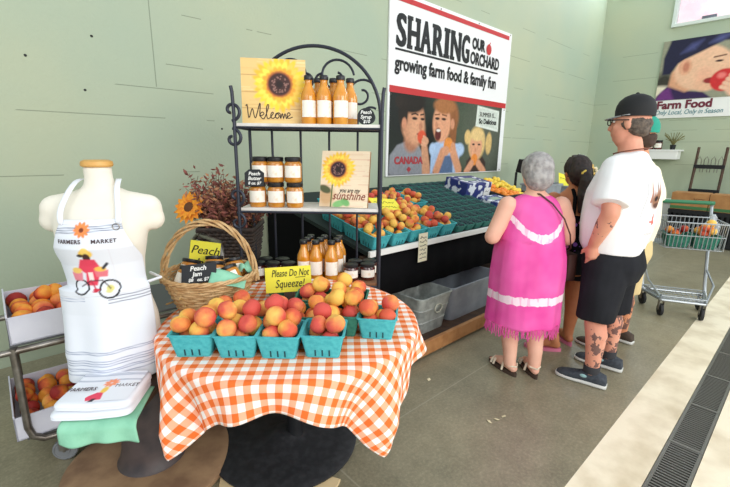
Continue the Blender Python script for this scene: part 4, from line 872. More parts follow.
carton('peach_carton', 'white cardboard tray of red peaches on the lower deck of the trolley', 0.46, .44, .115, cardw, troll(.185, .225, .193), TRZ, True)
def carton_fill(cx, cy, z, L, D, nx, ny, kind, label, group, seed, top=10):
    rg = random.Random(seed)
    for j in range(ny):
        for i in range(nx):
            x = cx + (i + .5 - nx / 2) * L / nx + rg.uniform(-.008, .008); y = cy + (j + .5 - ny / 2) * D / ny + rg.uniform(-.008, .008); peach(kind if rg.random() < .8 else 'gold', troll(x, y, z + rg.uniform(-.006, .010)), label, group, rg.uniform(1.05, 1.2))
    for k in range(top): peach(kind, troll(cx + rg.uniform(-.42, .42) * L, cy + rg.uniform(-.40, .30) * D, z + .055 + rg.uniform(-.004, .008)), label, group, rg.uniform(1.0, 1.15))
carton_fill(.245, .225, .735, .47, .41, 6, 5, 'deep', 'peach in the white tray on the upper deck of the trolley', 'peaches in the upper trolley tray', 5, 7)
carton_fill(.185, .225, .265, .43, .41, 5, 5, 'deep', 'red peach in the white tray on the lower deck of the trolley', 'peaches in the lower trolley tray', 6, 6)
po = MB().box((0, 0, .55), (.07, .04, 1.1)).build('wooden_post', dwood, bevel=.004); place(po, W(-.28, 3.1, 0), RZ); tag(po, 'dark wooden post standing by the wall behind the trolley', 'post')

# ------------------------------------------------------------------ produce counter along the left wall
KS0, KS1, KN0, KN1, KSL = 1.94, 5.40, 2.08, 3.52, .20
def kz(n): return .775 + (n - KN0) * KSL
ct = thing('produce_counter', 'long black draped produce counter with white front edge along the green wall', 'counter', W(0, 0), RZ)
tilt = math.atan(KSL); cm = (KS0 + KS1) / 2; cw = KS1 - KS0
b_ = MB(); b_.add([(KS0, KN0, kz(KN0)), (KS1, KN0, kz(KN0)), (KS1, KN1, kz(KN1)), (KS0, KN1, kz(KN1)), (KS0, KN0, kz(KN0) - .03), (KS1, KN0, kz(KN0) - .03), (KS1, KN1, kz(KN1) - .03), (KS0, KN1, kz(KN1) - .03)], [(0, 1, 2, 3), (7, 6, 5, 4), (0, 4, 5, 1), (1, 5, 6, 2), (2, 6, 7, 3), (3, 7, 4, 0)])
b_.build('counter_top', mat('dark_green_liner', (30, 44, 42), rough=.85), ct, 0)
MB().box((cm, KN0 - .012, kz(KN0) - .008), (cw + .02, .024, .045)).build('front_edge', white, ct, bevel=.003)
dn = 40; dv = []
for j in range(2):
    for i in range(dn * 4 + 1): x = KS0 + .02 + (cw - .04) * i / (dn * 4); dv.append((x, KN0 + .02 + .006 * sin(i * .7) * (1 - j) , .40 if j == 0 else kz(KN0) - .03))
o = MB().add(dv, [(i, i + 1, i + dn * 4 + 2, i + dn * 4 + 1) for i in range(dn * 4)]).build('front_skirt', cloth_black, ct, 180); so = o.modifiers.new('s', 'SOLIDIFY'); so.thickness = .008
MB().add([(KS0 - .004, KN0 + .12, 0), (KS0 - .004, KN1, 0), (KS0 - .004, KN1, kz(KN1) - .032), (KS0 - .004, KN0 + .12, kz(KN0 + .12) - .032), (KS0 + .014, KN0 + .12, 0), (KS0 + .014, KN1, 0), (KS0 + .014, KN1, kz(KN1) - .032), (KS0 + .014, KN0 + .12, kz(KN0 + .12) - .032)], [(0, 1, 2, 3), (7, 6, 5, 4), (0, 4, 5, 1), (1, 5, 6, 2), (2, 6, 7, 3), (3, 7, 4, 0)]).build('end_skirt', cloth_black, ct, 0)
for x in (KS0 + .04, KS1 - .04): MB().box((x, KN0 + .06, kz(KN0) / 2 - .02), (.09, .09, kz(KN0) - .04)).build('counter_leg', dwood, ct, bevel=.004)
MB().box((cm, 2.98, .37), (cw - .1, .02, .74)).build('shade_panel', mat('under_counter_shade', (20, 20, 21), rough=.9), ct, 0)  # black sheet standing in for the deep shade under the counter
MB().box((cm + .1, 2.36, .055), (cw, 1.2, .03)).build('bottom_shelf', dwood, ct, 0)
MB().box((cm + .1, 1.745, .072), (cw + .1, .035, .105)).build('shelf_plank', wood, ct, bevel=.004)
for x in (2.0, 3.2, 4.4, 5.3): MB().box((x, 2.3, .02), (.08, 1.1, .04)).build('shelf_foot', dwood, ct, 0)
# hanging price tag
pt_ = thing('price_tag', 'tall white handwritten price tag hanging on the front of the produce counter', 'tag', W(2.51, KN0 - .028, .62), RZ)
MB().poly([(-.055, 0), (.055, 0), (.055, .235), (-.055, .235)], .002).build('card', mat('cream_card', (232, 226, 196), rough=.7), pt_, 0)
sb_ = MB()
for k in range(6): scribble(sb_, -.042, .042, .03 + k * .034, .018, .0022, k + 3, -.0015, 1)
sb_.build('handwriting', ink, pt_, 0)
# tubs below
GT = thing('galvanized_tub', 'galvanized metal tub on the shelf under the produce counter', 'tub', W(2.50, 2.06, .07), RZ)
M_galv = mat('galvanized', (190, 196, 190), rough=.45, metal=.25, n2=(156, 162, 158), nscale=18)
def rr(w, d, z, r=.05, n=6):
    out = []
    for cx, cy, a0 in ((1, 1, 0), (-1, 1, pi / 2), (-1, -1, pi), (1, -1, 1.5 * pi)):
        for k in range(n): a = a0 + pi / 2 * k / (n - 1); out.append(((w / 2 - r) * cx + r * cos(a), (d / 2 - r) * cy + r * sin(a), z))
    return out
MB().loft([rr(.32, .30, 0), rr(.345, .32, .09), rr(.35, .325, .095), rr(.345, .32, .10), rr(.38, .355, .20), rr(.385, .36, .205), rr(.38, .355, .21), rr(.41, .385, .30), rr(.425, .40, .305), rr(.425, .40, .315), rr(.40, .375, .315), rr(.31, .29, .012)]).build('tub_body', M_galv, GT, 35)
MB().tube([(.02 + .045 * cos(a), -.188, .20 + .035 * sin(a)) for a in [2 * pi * i / 20 for i in range(20)]], .006, 6, closed=True).build('emblem_ring', mat('pale_zinc', (186, 186, 170), rough=.5), GT)
TB_ = thing('storage_tote', 'grey storage tote beside the galvanized tub under the produce counter', 'tote', W(3.13, 2.12, .07), RZ)
M_tote = mat('grey_tote', (156, 162, 168), rough=.55, n2=(138, 144, 150), nscale=7)
MB().loft([rr(.74, .40, 0), rr(.80, .44, .27), rr(.82, .46, .272), rr(.82, .46, .30), rr(.79, .43, .30), rr(.72, .38, .015)]).build('tote_body', M_tote, TB_, 35)

# peaches in pulp baskets on the counter
def on_k(s, n, dz=0): return W(s, n, kz(n) + .002 + dz)
KROT = Euler((math.atan(KSL), 0, RZ), 'XYZ')
proto = make_basket('fruit_basket', '', teal, 'pulp baskets on the produce counter'); protog = None
rows = [(2.18, 1.99, 5), (2.365, 1.99, 5), (2.55, 2.0, 5), (2.735, 2.05, 6), (2.92, 2.15, 6)]
names = ['front row', 'second row', 'third row', 'fourth row', 'rear row']; cols = ['first', 'second', 'third', 'fourth', 'fifth', 'sixth']
first = True
for j, (n, s0, cnt) in enumerate(rows):
    for i in range(cnt):
        s = s0 + .085 + i * .205; lb = 'teal peach basket on the produce counter, %s of the %s from the rack' % (cols[i], names[j])
        if first: o = proto; place(o, on_k(s, n), KROT, 1.16); o['label'] = lb; first = False
        else: o = dup(proto, on_k(s, n), KROT, lb)
        rg = random.Random(100 + j * 7 + i)
        hp = heap(8 if j < 2 else 6, .036, .082, .082, .030, 200 + j * 7 + i)
        for (px, py, pz) in hp: peach(rg.choice(['pink', 'gold', 'gold', 'gold']), on_k(s + px, n + py, pz), 'peach in the %s counter basket of the %s, counted from the rack' % (cols[i], names[j]), 'peaches on the counter, %s %s' % (names[j], cols[i]), rg.uniform(.95, 1.06))
yt = thing('price_card', 'yellow handwritten price card lying on the heaped counter peaches', 'card', on_k(2.50, 2.42, .155), rot=(radians(-58), radians(6), RZ - .1))
MB().poly([(-.15, 0), (.15, 0), (.15, .16), (-.15, .16)], .003).build('card', yel, yt, 0); sc_ = MB(); scribble(sc_, -.12, .12, .10, .03, .002, 5); scribble(sc_, -.10, .10, .04, .03, .002, 6); sc_.build('handwriting', ink, yt, 0)
# berry cartons
netm = mat('berry_pulp', (66, 136, 124), rough=.8, n2=(52, 114, 104), nscale=40); berry = mat('dark_berry', (20, 26, 48), rough=.4, n2=(44, 40, 66), nscale=60)
def make_carton():
    o = MB().loft([rr(.10, .10, 0, .012, 3), rr(.122, .122, .055, .012, 3), rr(.128, .128, .055, .012, 3), rr(.128, .128, .06, .012, 3), rr(.117, .117, .06, .012, 3), rr(.096, .096, .006, .012, 3)]).build('berry_carton', netm, None, 35)
    b_ = MB(); rg = random.Random(2)
    for i in range(6):
        for j in range(6): b_.ball(((i - 2.5) * .0185 + rg.uniform(-.003, .003), (j - 2.5) * .0185 + rg.uniform(-.003, .003), .052 + rg.uniform(0, .014)), .0105, 7)
    stuff(b_.build('berries', berry, o)); nt = MB()
    for k in range(5): q = -.05 + k * .025; nt.tube([(q, -.06, .062), (q, -.02, .078), (q, .02, .078), (q, .06, .062)], .0013, 4); nt.tube([(-.06, q, .062), (-.02, q, .078), (.02, q, .078), (.06, q, .062)], .0013, 4)
    stuff(nt.build('green_netting', netm, o)); return o
bp = make_carton(); first = True
BG = 'cartons of dark berries on the counter'
for j in range(9):
    n = 2.16 + j * .145; s0 = 3.10 + max(0, j - 3) * .05 + (.15 if j > 5 else 0)
    s1 = 4.75 if n < 2.35 else (4.16 if n < 2.6 else (4.15 if n < 3.15 else 5.0))
    k = 0
    while s0 + k * .142 < s1:
        lb = 'teal carton of dark berries in one of the netted rows on the produce counter'
        loc = on_k(s0 + k * .142, n)
        if first: o = bp; place(o, loc, KROT); tag(o, lb, 'carton', BG); first = False
        else: dup(bp, loc, KROT, lb)
        k += 1
# patterned boxes, citrus
def patt_box(name, label, L, D, H, loc, rz):
    o = thing(name, label, 'box', loc, rot=(math.atan(KSL), 0, rz)); MB().box((0, 0, H / 2), (L, D, H)).build('carton_body', mat('navy_print', (40, 52, 120), rough=.5, n2=(226, 230, 238), nscale=11, nlo=.52, nhi=.56, detail=2), o, 0, bevel=.004)
    MB().box((L * .34, -D / 2 - .001, H * .42), (L * .24, .002, H * .5)).build('white_label', white, o, 0); t = MB(); scribble(t, L * .26, L * .42, H * .42, H * .12, .0025, 4, -D / 2 - .003, 2); t.build('label_print', ink, o, 0)
    MB().box((-L * .05, 0, H + .0012), (L * .5, D * .35, .002)).build('top_label', mat('sage_label', (150, 170, 150), rough=.6), o, 0); return o
patt_box('berry_box', 'tall navy and white patterned box among the berry cartons', .50, .34, .20, on_k(4.45, 2.98), RZ - .05)
patt_box('berry_box', 'low navy and white patterned box in front, nearest the woman in pink', .42, .24, .085, on_k(4.42, 2.56), RZ + .05)
cr2 = thing('citrus_tray', 'shallow dark tray of oranges and yellow fruit beside the patterned boxes', 'tray', on_k(5.02, 2.84), rot=(math.atan(KSL), 0, RZ)); MB().loft([rr(.62, .50, 0, .02, 4), rr(.66, .54, .09, .02, 4), rr(.64, .52, .09, .02, 4), rr(.60, .48, .01, .02, 4)]).build('tray_body', mat('dark_tray', (52, 58, 60), rough=.7), cr2)
om = [mat('orange_skin', (240, 140, 36), rough=.45, bump=.1, bscale=300), mat('lemon_skin', (240, 206, 70), rough=.45, bump=.1, bscale=300)]
oms = []
for nm, m in zip(('orange', 'yellow_citrus'), om): me = MB().ball((0, 0, 0), (.040, .040, .038) if nm == 'orange' else (.034, .042, .034), 16).mesh(nm); me.materials.append(m); me.polygons.foreach_set('use_smooth', [True] * len(me.polygons)); oms.append(me)
rg = random.Random(9)
for i in range(8):
    for j in range(6):
        k = 1 if (i * 1.2 + j * .6 + rg.uniform(-1.3, 1.3)) > 6.0 or (j == 5 and rg.random() < .6) else 0; o = bpy.data.objects.new(('orange', 'yellow_citrus')[k], oms[k]); C.objects.link(o); n_ = 2.62 + j * .084
        o.location = on_k(4.74 + i * .078 + rg.uniform(-.008, .008), n_ + rg.uniform(-.008, .008), .055 + .045 * rg.random() + .012 * j); o.rotation_euler = (rg.random() * 3, rg.random() * 3, 0)
        tag(o, ('bright orange fruit heaped in the tray beside the patterned boxes', 'yellow citrus fruit heaped in the tray with the oranges')[k], ('orange', 'lemon')[k], ('oranges in the counter tray', 'yellow citrus in the counter tray')[k])

# ------------------------------------------------------------------ checkout table beyond the counter
ck = thing('checkout_table', 'black draped table beyond the produce counter with grey bins on it', 'table', W(7.05, 2.85), RZ)
MB().box((0, 0, .79), (2.7, .85, .03)).build('table_top', dwood, ck, 0, bevel=.004); sk = MB()
for sy in (-1, 1): sk.box((0, sy * .41, .39), (2.66, .012, .77))
for sx in (-1, 1): sk.box((sx * 1.325, 0, .39), (.012, .81, .77))
sk.build('drape', cloth_black, ck, 0)
def bin_(name, label, s, n, w, d, h, rz=0, m=M_tote):
    o = thing(name, label, 'bin', W(s, n, .807), RZ + rz); MB().loft([rr(w * .93, d * .93, 0, .03), rr(w, d, h * .9, .03), rr(w + .03, d + .03, h * .9, .03), rr(w + .03, d + .03, h, .03), rr(w - .02, d - .02, h, .03), rr(w * .9, d * .9, .01, .03)]).build('bin_body', m, o, 35); return o
bin_('grey_bin', 'grey plastic bin at the near end of the checkout table', 6.05, 2.75, .5, .4, .24); bin_('grey_bin', 'grey plastic bin in the middle of the checkout table with a yellow card above it', 6.75, 2.75, .6, .45, .20)
sl = thing('table_scale', 'black scale with upright display on the checkout table', 'scale', W(6.15, 3.12, .807), RZ); MB().box((0, 0, .06), (.34, .3, .12), taper=1.15).build('scale_body', blk, sl, bevel=.01); MB().tube([(0, .1, .1), (0, .1, .38)], .02, 8).build('column', blk, sl); MB().box((0, .09, .47), (.24, .09, .2), M=Matrix.Rotation(.2, 4, 'X')).build('display', blk, sl, bevel=.012)
yk = thing('sale_card', 'yellow card standing in the grey bin beyond the woman in pink', 'card', W(6.85, 2.75, .97), rot=(radians(-20), radians(14), RZ - .3)); MB().poly([(-.12, 0), (.12, 0), (.12, .2), (-.12, .2)], .003).build('card', yel, yk, 0); t = MB(); scribble(t, -.09, .09, .12, .03, .003, 2); t.build('handwriting', ink, yk, 0)
fb = thing('flower_bucket', 'bucket of pale cut flowers on the far checkout table', 'bouquet', W(7.75, 2.75, .807), RZ); MB().lathe([(.09, 0), (.12, .22), (.125, .22), (.115, .22), (.085, .01), (0, .01)], 20, cap=False).build('bucket', white, fb)
f1 = MB(); f2 = MB(); f3 = MB(); rg = random.Random(4)
for k in range(60):
    a = rg.uniform(0, 6.28); r = .2 * sqrt(rg.random()); z = .30 + .22 * (1 - (r / .2) ** 2) * rg.uniform(.5, 1); c = (r * cos(a), r * sin(a), z); (f1 if rg.random() < .6 else f2).ball(c, (.035, .035, .026), 8); f3.tube([(c[0] * .3, c[1] * .3, .1), c], .004, 4)
stuff(f1.build('pale_blossoms', mat('ivory_petal', (240, 226, 196), rough=.8), fb)); stuff(f2.build('gold_blossoms', mat('gold_petal', (230, 190, 110), rough=.8), fb)); stuff(f3.build('stems', mat('stem_green', (92, 124, 66)), fb))

# ------------------------------------------------------------------ back wall: shelf, hand truck, boxes, chest
sh = thing('wall_shelf', 'small white shelf box on the back wall below the farm food poster', 'shelf', W(WS - .17, 2.13, 1.40), RZ - pi / 2)
MB().box((0, 0, .16), (.60, .34, .03)).build('shelf_board', white, sh, bevel=.003); MB().box((0, -.02, .07), (.54, .28, .15)).build('shelf_box', white, sh, bevel=.004)
for k, (x, lb) in enumerate(((-.22, 'dark jar with a pale label at the left end of the small white wall shelf'), (-.08, 'dark jar with a pale label in the middle of the small white wall shelf'))):
    o = dup(jd, W(WS - .19, 2.13 - x, 1.576), RZ - pi / 2, lb, 'jars on the wall shelf'); o.scale = (1.6, 1.6, 2.0)
sp = thing('sprig_pot', 'little pot of dry sprigs on the small white wall shelf', 'plant', W(WS - .17, 1.98, 1.576), 0); MB().lathe([(.04, 0), (.05, .09), (0, .085)], 14, cap=False).build('pot', blk, sp); t = MB(); rg = random.Random(3)
for k in range(26): a = rg.uniform(0, 6.28); t.tube([(0, 0, .07), (.05 * cos(a), .05 * sin(a), .16), (.16 * cos(a), .16 * sin(a), .16 + rg.uniform(.03, .16))], .005, 4)
stuff(t.build('sprigs', mat('sprig', (122, 116, 70), rough=.9), sp))
def hand_truck(label, s, n, lean):
    o = thing('hand_truck', label, 'hand truck', W(s, n), RZ - pi / 2); f = MB(); L = 1.62
    for sx in (-1, 1): f.tube([(sx * .2, 0, .16), (sx * .2, lean, L)], .022, 8)
    f.build('upright', dwood if lean > .2 else blk, o); c = MB()
    for z in (.45, .85, 1.28): y = lean * (z - .16) / (L - .16); MB().box((0, y - .01, z), (.44, .03, .07)).build('crossbar', blk, o, bevel=.004)
    w = MB()
    for k in range(4): x = -.15 + k * .1; y = lean * .85; w.tube([(x - .03, y - .02, 1.18), (x - .03, y - .03, 1.40), (x, y - .03, 1.46), (x + .03, y - .03, 1.40), (x + .03, y - .02, 1.18)], .006, 5)
    w.build('wire_hook', steel, o); MB().box((0, -.12, .03), (.44, .26, .02)).build('toe_plate', blk, o)
    for sx in (-1, 1): MB().lathe([(0, -.04), (.05, -.04), (.12, -.045), (.145, -.02), (.145, .02), (.12, .045), (.05, .04), (0, .04)], 24, M=Matrix.Translation((sx * .27, .05, .145)) @ Matrix.Rotation(pi / 2, 4, 'Y'), cap=False).build('wheel', mat('tyre_black', (30, 30, 32), rough=.8), o)
    return o
hand_truck('dark upright hand truck leaning at the back wall, nearer the white chest', 9.35, 1.36, .26); hand_truck('black hand truck leaning at the back wall, beside the frame edge', 9.30, .70, .20)
ch = thing('white_chest', 'low white chest standing at the back wall behind the shopping cart', 'chest', W(9.45, 1.93), RZ - pi / 2); MB().box((0, 0, .30), (.62, .5, .60)).build('chest_body', white, ch, bevel=.015); MB().box((0, 0, .63), (.64, .52, .06)).build('lid', white, ch, bevel=.015)
bc = thing('slatted_bin', 'black slatted crate under the cardboard boxes by the back wall', 'crate', W(8.82, 1.14), RZ - pi / 2); k = MB()
for i in range(15): k.box((-.49 + i * .07, -.215, .28), (.035, .02, .5))
for z in (.05, .55): k.box((0, -.21, z), (1.04, .035, .06))
for sx in (-1, 1): k.box((sx * .505, 0, .29), (.02, .42, .56))
k.box((0, .20, .29), (1.0, .02, .56)); k.box((0, 0, .57), (1.04, .44, .025)); k.build('crate_frame', blk, bc, 0)
for i, (n, lb) in enumerate(((1.40, 'brown cardboard box on the black crate, next to the white chest'), (.88, 'brown cardboard box on the black crate, farther from the white chest'))):
    o = thing('cardboard_box', lb, 'box', W(8.80, n, .585), RZ - pi / 2 + .03 * (1 - 2 * i), 'cardboard boxes by the back wall'); MB().box((0, 0, .14), (.50, .38, .28)).build('carton_body', cardb, o, bevel=.004); MB().box((0, -.191, .035), (.5, .003, .05)).build('green_stripe', mat('green_print', (60, 112, 66)), o, 0); t = MB(); scribble(t, .06, .2, .18, .05, .004, i + 2, -.193, 1); t.build('side_print', mat('brown_print', (96, 66, 40)), o, 0)

# ------------------------------------------------------------------ shopping cart
crz = -.369; CO = Vector((2.72, 3.69, 0))
sc = thing('shopping_cart', 'small two-tier grey wire shopping cart with green handle by the concrete strip', 'cart', CO, crz)
CW, CD = .52, .30; fr = MB()
for x in (0, CW):
    q = .09 if x == 0 else CW - .09; fr.tube([(q, -.02, .16), (x, CD - .03, .16), (x, CD, .19), (x, CD + .03, .26), (x, CD + .21, .92), (x, CD + .235, 1.0), (x, CD + .21, 1.035)], .015, 8)
    fr.tube([(q, -.02, .175), (x + .004, CD * .5, .30), (x + .002, CD + .06, .40)], .009, 6)
fr.tube([(.09, -.02, .16), (CW - .09, -.02, .16)], .012, 8); fr.tube([(0, CD, .165), (CW, CD, .165)], .012, 8)
fr.build('frame', zinc, sc); MB().tube([(-.01, CD + .21, 1.035), (CW + .01, CD + .21, 1.035)], .019, 10).build('handle_grip', mat('green_grip', (44, 120, 82), rough=.5), sc)
w = MB()
def wirebox(w, x0, x1, y0, y1, z0, z1, nx, ny, r=.0035, e0=0):
    for z, e in ((z1, 0), ((z0 + z1) / 2, .01), (z0, .02)): w.tube([(x0 + e + e0, y0 + e, z), (x1 - e - e0, y0 + e, z), (x1 - e, y1, z), (x0 + e, y1, z)], r * 1.8 if z == z1 else r, 5, closed=True)
    for i in range(nx + 1): f = i / nx; xa = x0 + e0 + .01 + (x1 - x0 - 2 * e0 - .02) * f; xb = x0 + .01 + (x1 - x0 - .02) * f; w.tube([(xa, y0, z1), (xa, y0 + .02, z0), (xb, y1, z0), (xb, y1, z1)], r, 4)
    for j in range(ny + 1): f = j / ny; y = y0 + .02 + (y1 - y0 - .02) * f; e = e0 * (1 - f); w.tube([(x0 + e, y, z1), (x0 + e + .02, y, z0), (x1 - e - .02, y, z0), (x1 - e, y, z1)], r, 4)
wirebox(w, 0, CW, -.02, CD + .14, .66, .90, 14, 9, e0=.03); w.build('wire_basket', zinc, sc)
w = MB(); wirebox(w, .0, CW, -.02, CD, .165, .20, 11, 4, e0=.09); w.build('lower_tray', zinc, sc)
for x, y in ((.10, .0), (CW - .10, .0), (.02, CD), (CW - .02, CD)): caster(sc, x, y, .058, .155, random.uniform(-.6, .6), mat('black_tyre', (36, 36, 38), rough=.7), .028)
cq = Matrix.Translation(CO) @ Matrix.Rotation(crz, 4, 'Z')
for i, (x, y) in enumerate(((.145, .09), (.355, .09))):
    lb = ('green pulp basket in the shopping cart, at its left corner', 'green pulp basket of peaches in the shopping cart, right of the other')[i]
    o = dup(b0['g'], cq @ Vector((x, y, .668)), crz, lb, 'baskets in the shopping cart'); o.scale = (1.25, 1.15, 1.3)
    for (px, py, pz) in heap(7 if i else 4, .036, .078, .078, .05, 77 + i): peach('gold' if i else 'deep', cq @ Vector((x + px, y + py, .70 + pz)), 'peach in the ' + ('right' if i else 'left') + ' basket inside the shopping cart', 'peaches in the %s cart basket' % ('right' if i else 'left'))
bgm = mat('clear_film', (226, 232, 238), rough=.15, trans=.6, spec=.6); pb = MB(); pb.ball((0, 0, 0), (.07, .06, .08), 16); pb.ball((.01, .01, .09), (.03, .025, .05), 10)
o = pb.voxel('plastic_bag', bgm, None, .01, 2, lambda c: .010 * noise.noise(c * 45)); o.location = cq @ Vector((.44, .22, .83)); tag(o, 'crumpled clear plastic bag beside the peaches in the shopping cart', 'bag')

# scraps on the floor
scr = None
for i, (x, y, lb) in enumerate(((.60, 2.93, 'small pale paper scrap on the concrete near the counter plank'), (.44, 2.47, 'small pale paper scrap on the concrete between table and pink woman'), (.72, 2.04, 'pale petal on the open concrete, left of a row of three'), (.77, 2.06, 'pale petal on the open concrete, middle of a row of three'), (.82, 2.09, 'pale petal on the open concrete, right of a row of three'))):
    if scr is None: scr = MB().add([(-.016, -.008, .001), (.012, -.010, .001), (.018, .006, .004), (-.008, .010, .006), (0, 0, .008)], [(0, 1, 4), (1, 2, 4), (2, 3, 4), (3, 0, 4), (3, 2, 1, 0)]).build('paper_scrap', mat('scrap', (222, 208, 170), rough=.8)); o = scr; tag(o, lb, 'scrap', 'scraps on the floor'); place(o, (x, y, 0), i * .7)
    else: o = dup(scr, (x, y, 0), i * .9, lb)

# ------------------------------------------------------------------ people
def skin_mat(name, a, b_, tat=None, fore=None):
    m = mat(name, a, rough=.55, spec=.3, n2=b_, nscale=7, nlo=.35, nhi=.7); t = m.node_tree; p = t.nodes['Principled BSDF']
    if tat:
        src = p.inputs['Base Color'].links[0].from_socket; tc = t.nodes.new('ShaderNodeTexCoord'); sx = t.nodes.new('ShaderNodeSeparateXYZ'); t.links.new(tc.outputs['Object'], sx.inputs[0])
        nz = t.nodes.new('ShaderNodeTexNoise'); nz.inputs['Scale'].default_value = 26; nz.inputs['Detail'].default_value = 6; t.links.new(tc.outputs['Object'], nz.inputs['Vector'])
        def band(z0, z1): return mth(t, 'MULTIPLY', mth(t, 'GREATER_THAN', sx.outputs['Z'], z0), mth(t, 'LESS_THAN', sx.outputs['Z'], z1))
        l = mth(t, 'MULTIPLY', band(.14, .40), mth(t, 'GREATER_THAN', nz.outputs['Fac'], tat[0])); l = mth(t, 'MULTIPLY', l, mth(t, 'LESS_THAN', sx.outputs['X'], -.02)); l = mth(t, 'MULTIPLY', l, mth(t, 'LESS_THAN', sx.outputs['Y'], .0))
        r = mth(t, 'MULTIPLY', band(.12, .42), mth(t, 'GREATER_THAN', nz.outputs['Fac'], tat[1])); r = mth(t, 'MULTIPLY', r, mth(t, 'GREATER_THAN', sx.outputs['X'], .02))
        f = mth(t, 'MULTIPLY', band(1.0, 1.12), mth(t, 'GREATER_THAN', nz.outputs['Fac'], .60)); f = mth(t, 'MULTIPLY', f, mth(t, 'LESS_THAN', sx.outputs['X'], -.29))
        c = mix(t, mth(t, 'MULTIPLY', mth(t, 'MINIMUM', mth(t, 'ADD', mth(t, 'ADD', l, r), f), 1), .78), src, lin((58, 54, 62))); t.links.new(c, p.inputs['Base Color'])
    return m
def hand(mb, wrist, d, side, back, s=1.0, curl=.5):                    # d: direction of fingers, side: towards the thumb, back: back of the hand
    W0 = Vector(wrist); d, side, back = Vector(d).normalized(), Vector(side).normalized(), Vector(back).normalized()
    mb.tube([W0, W0 + d * .03 * s, W0 + d * .085 * s], [.026 * s, .034 * s, .036 * s], 10); mb.ball(W0 + d * .06 * s, (.034 * s, .034 * s, .034 * s), 10)
    for k, (o_, L) in enumerate(((.027, .070), (.009, .078), (-.009, .072), (-.026, .056))):
        p0 = W0 + d * .085 * s + side * o_ * s; a1 = curl * .6; a2 = curl * 1.5
        p1 = p0 + (d * cos(a1) - back * sin(a1)) * L * .5 * s; p2 = p1 + (d * cos(a2) - back * sin(a2)) * L * .5 * s; mb.limb([p0 - d * .02 * s, p0, p1, p2], [.0095 * s, .0095 * s, .0088 * s, .0075 * s], 7)
    t0 = W0 + d * .025 * s + side * .026 * s; t1 = t0 + (d * .6 + side * .8) * .035 * s; t2 = t1 + (d * .9 + side * .25 - back * .2) * .032 * s; mb.limb([t0, t1, t2], [.013 * s, .011 * s, .0085 * s], 7)
def head(mb, c, s=1.0, jowl=1.0):
    c = Vector(c); A = lambda x, y, z: c + Vector((x, y, z)) * s
    mb.ball(A(0, -.008, .02), (.076 * s, .098 * s, .098 * s), 18); mb.ball(A(0, .038, -.045), (.060 * s * jowl, .062 * s, .068 * s), 16); mb.ball(A(0, .066, -.088), (.030 * s, .028 * s, .024 * s), 12)
    mb.limb([A(0, .088, .022), A(0, .108, -.018), A(0, .112, -.030)], [.010 * s, .013 * s, .016 * s], 8); mb.ball(A(0, .086, .034), (.055 * s, .014 * s, .012 * s), 10)
    mb.ball(A(0, .094, -.060), (.026 * s, .012 * s, .007 * s), 10); mb.ball(A(0, .092, -.070), (.022 * s, .012 * s, .007 * s), 10)
    for sx in (-1, 1): mb.ball(A(sx * .078, -.008, -.005), (.010 * s, .022 * s, .034 * s), 10); mb.ball(A(sx * .040, .066, -.022), (.024 * s, .022 * s, .020 * s), 10)
def eyes(root, c, s=1.0):
    for sx in (-1, 1):
        e = MB(); e.ball(Vector(c) + Vector((sx * .031, .083, .012)) * s, (.012 * s, .010 * s, .008 * s), 10, mi=0); e.ball(Vector(c) + Vector((sx * .031, .0915, .012)) * s, (.0052 * s, .003 * s, .0052 * s), 8, mi=1)
        e.build('eye', [mat('eye_white', (236, 232, 226), rough=.2), mat('iris_brown', (62, 42, 30), rough=.2)], root)
def fold(amp, f, zf=0): return lambda c: amp * noise.noise(Vector((c.x * f, c.y * f, c.z * f * (zf or .45))))
def shoe(root, m, msole, x, y, rz, s=1.0):
    M_ = Matrix.Translation((x, y, 0)) @ Matrix.Rotation(rz, 4, 'Z')
    sec = [(-.098, .022, .045), (-.09, .034, .085), (-.05, .040, .098), (.0, .041, .100), (.04, .043, .086), (.09, .049, .066), (.14, .049, .056), (.18, .040, .048), (.203, .022, .036)]
    def rg_(y, w, z0, z1, n=16):
        out = []
        for i in range(n):
            a = 2 * pi * i / n; cx = cos(a); sz = sin(a); out.append((w * s * math.copysign(abs(cx) ** .7, cx), y * s, (z0 + z1) / 2 * s + (z1 - z0) / 2 * s * math.copysign(abs(sz) ** .7, sz)))
        return out
    b_ = MB().loft([rg_(y_, w_, .012, h_) for y_, w_, h_ in sec], M=M_); o = b_.build('shoe', m, root, 60)
    MB().loft([rg_(y_ * 1.03, w_ + .006, 0, .030) for y_, w_, h_ in sec], M=M_).build('sole', msole, o, 60)
    l = MB()
    for k in range(4): yy = .02 + k * .022; h_ = .097 - k * .011; l.tube([(-.026, yy, h_ - .010), (0, yy + .004, h_ + .001), (.026, yy, h_ - .010)], .004, 5, M=M_ @ Matrix.Scale(s, 4))
    l.build('laces', mat('dark_lace', (40, 42, 46), rough=.8), o); MB().ball((-.042, .035, .062), (.006, .022, .012), 10, M=M_ @ Matrix.Scale(s, 4)).build('shoe_mark', mat('pale_mark', (150, 190, 190), rough=.5), o); return o

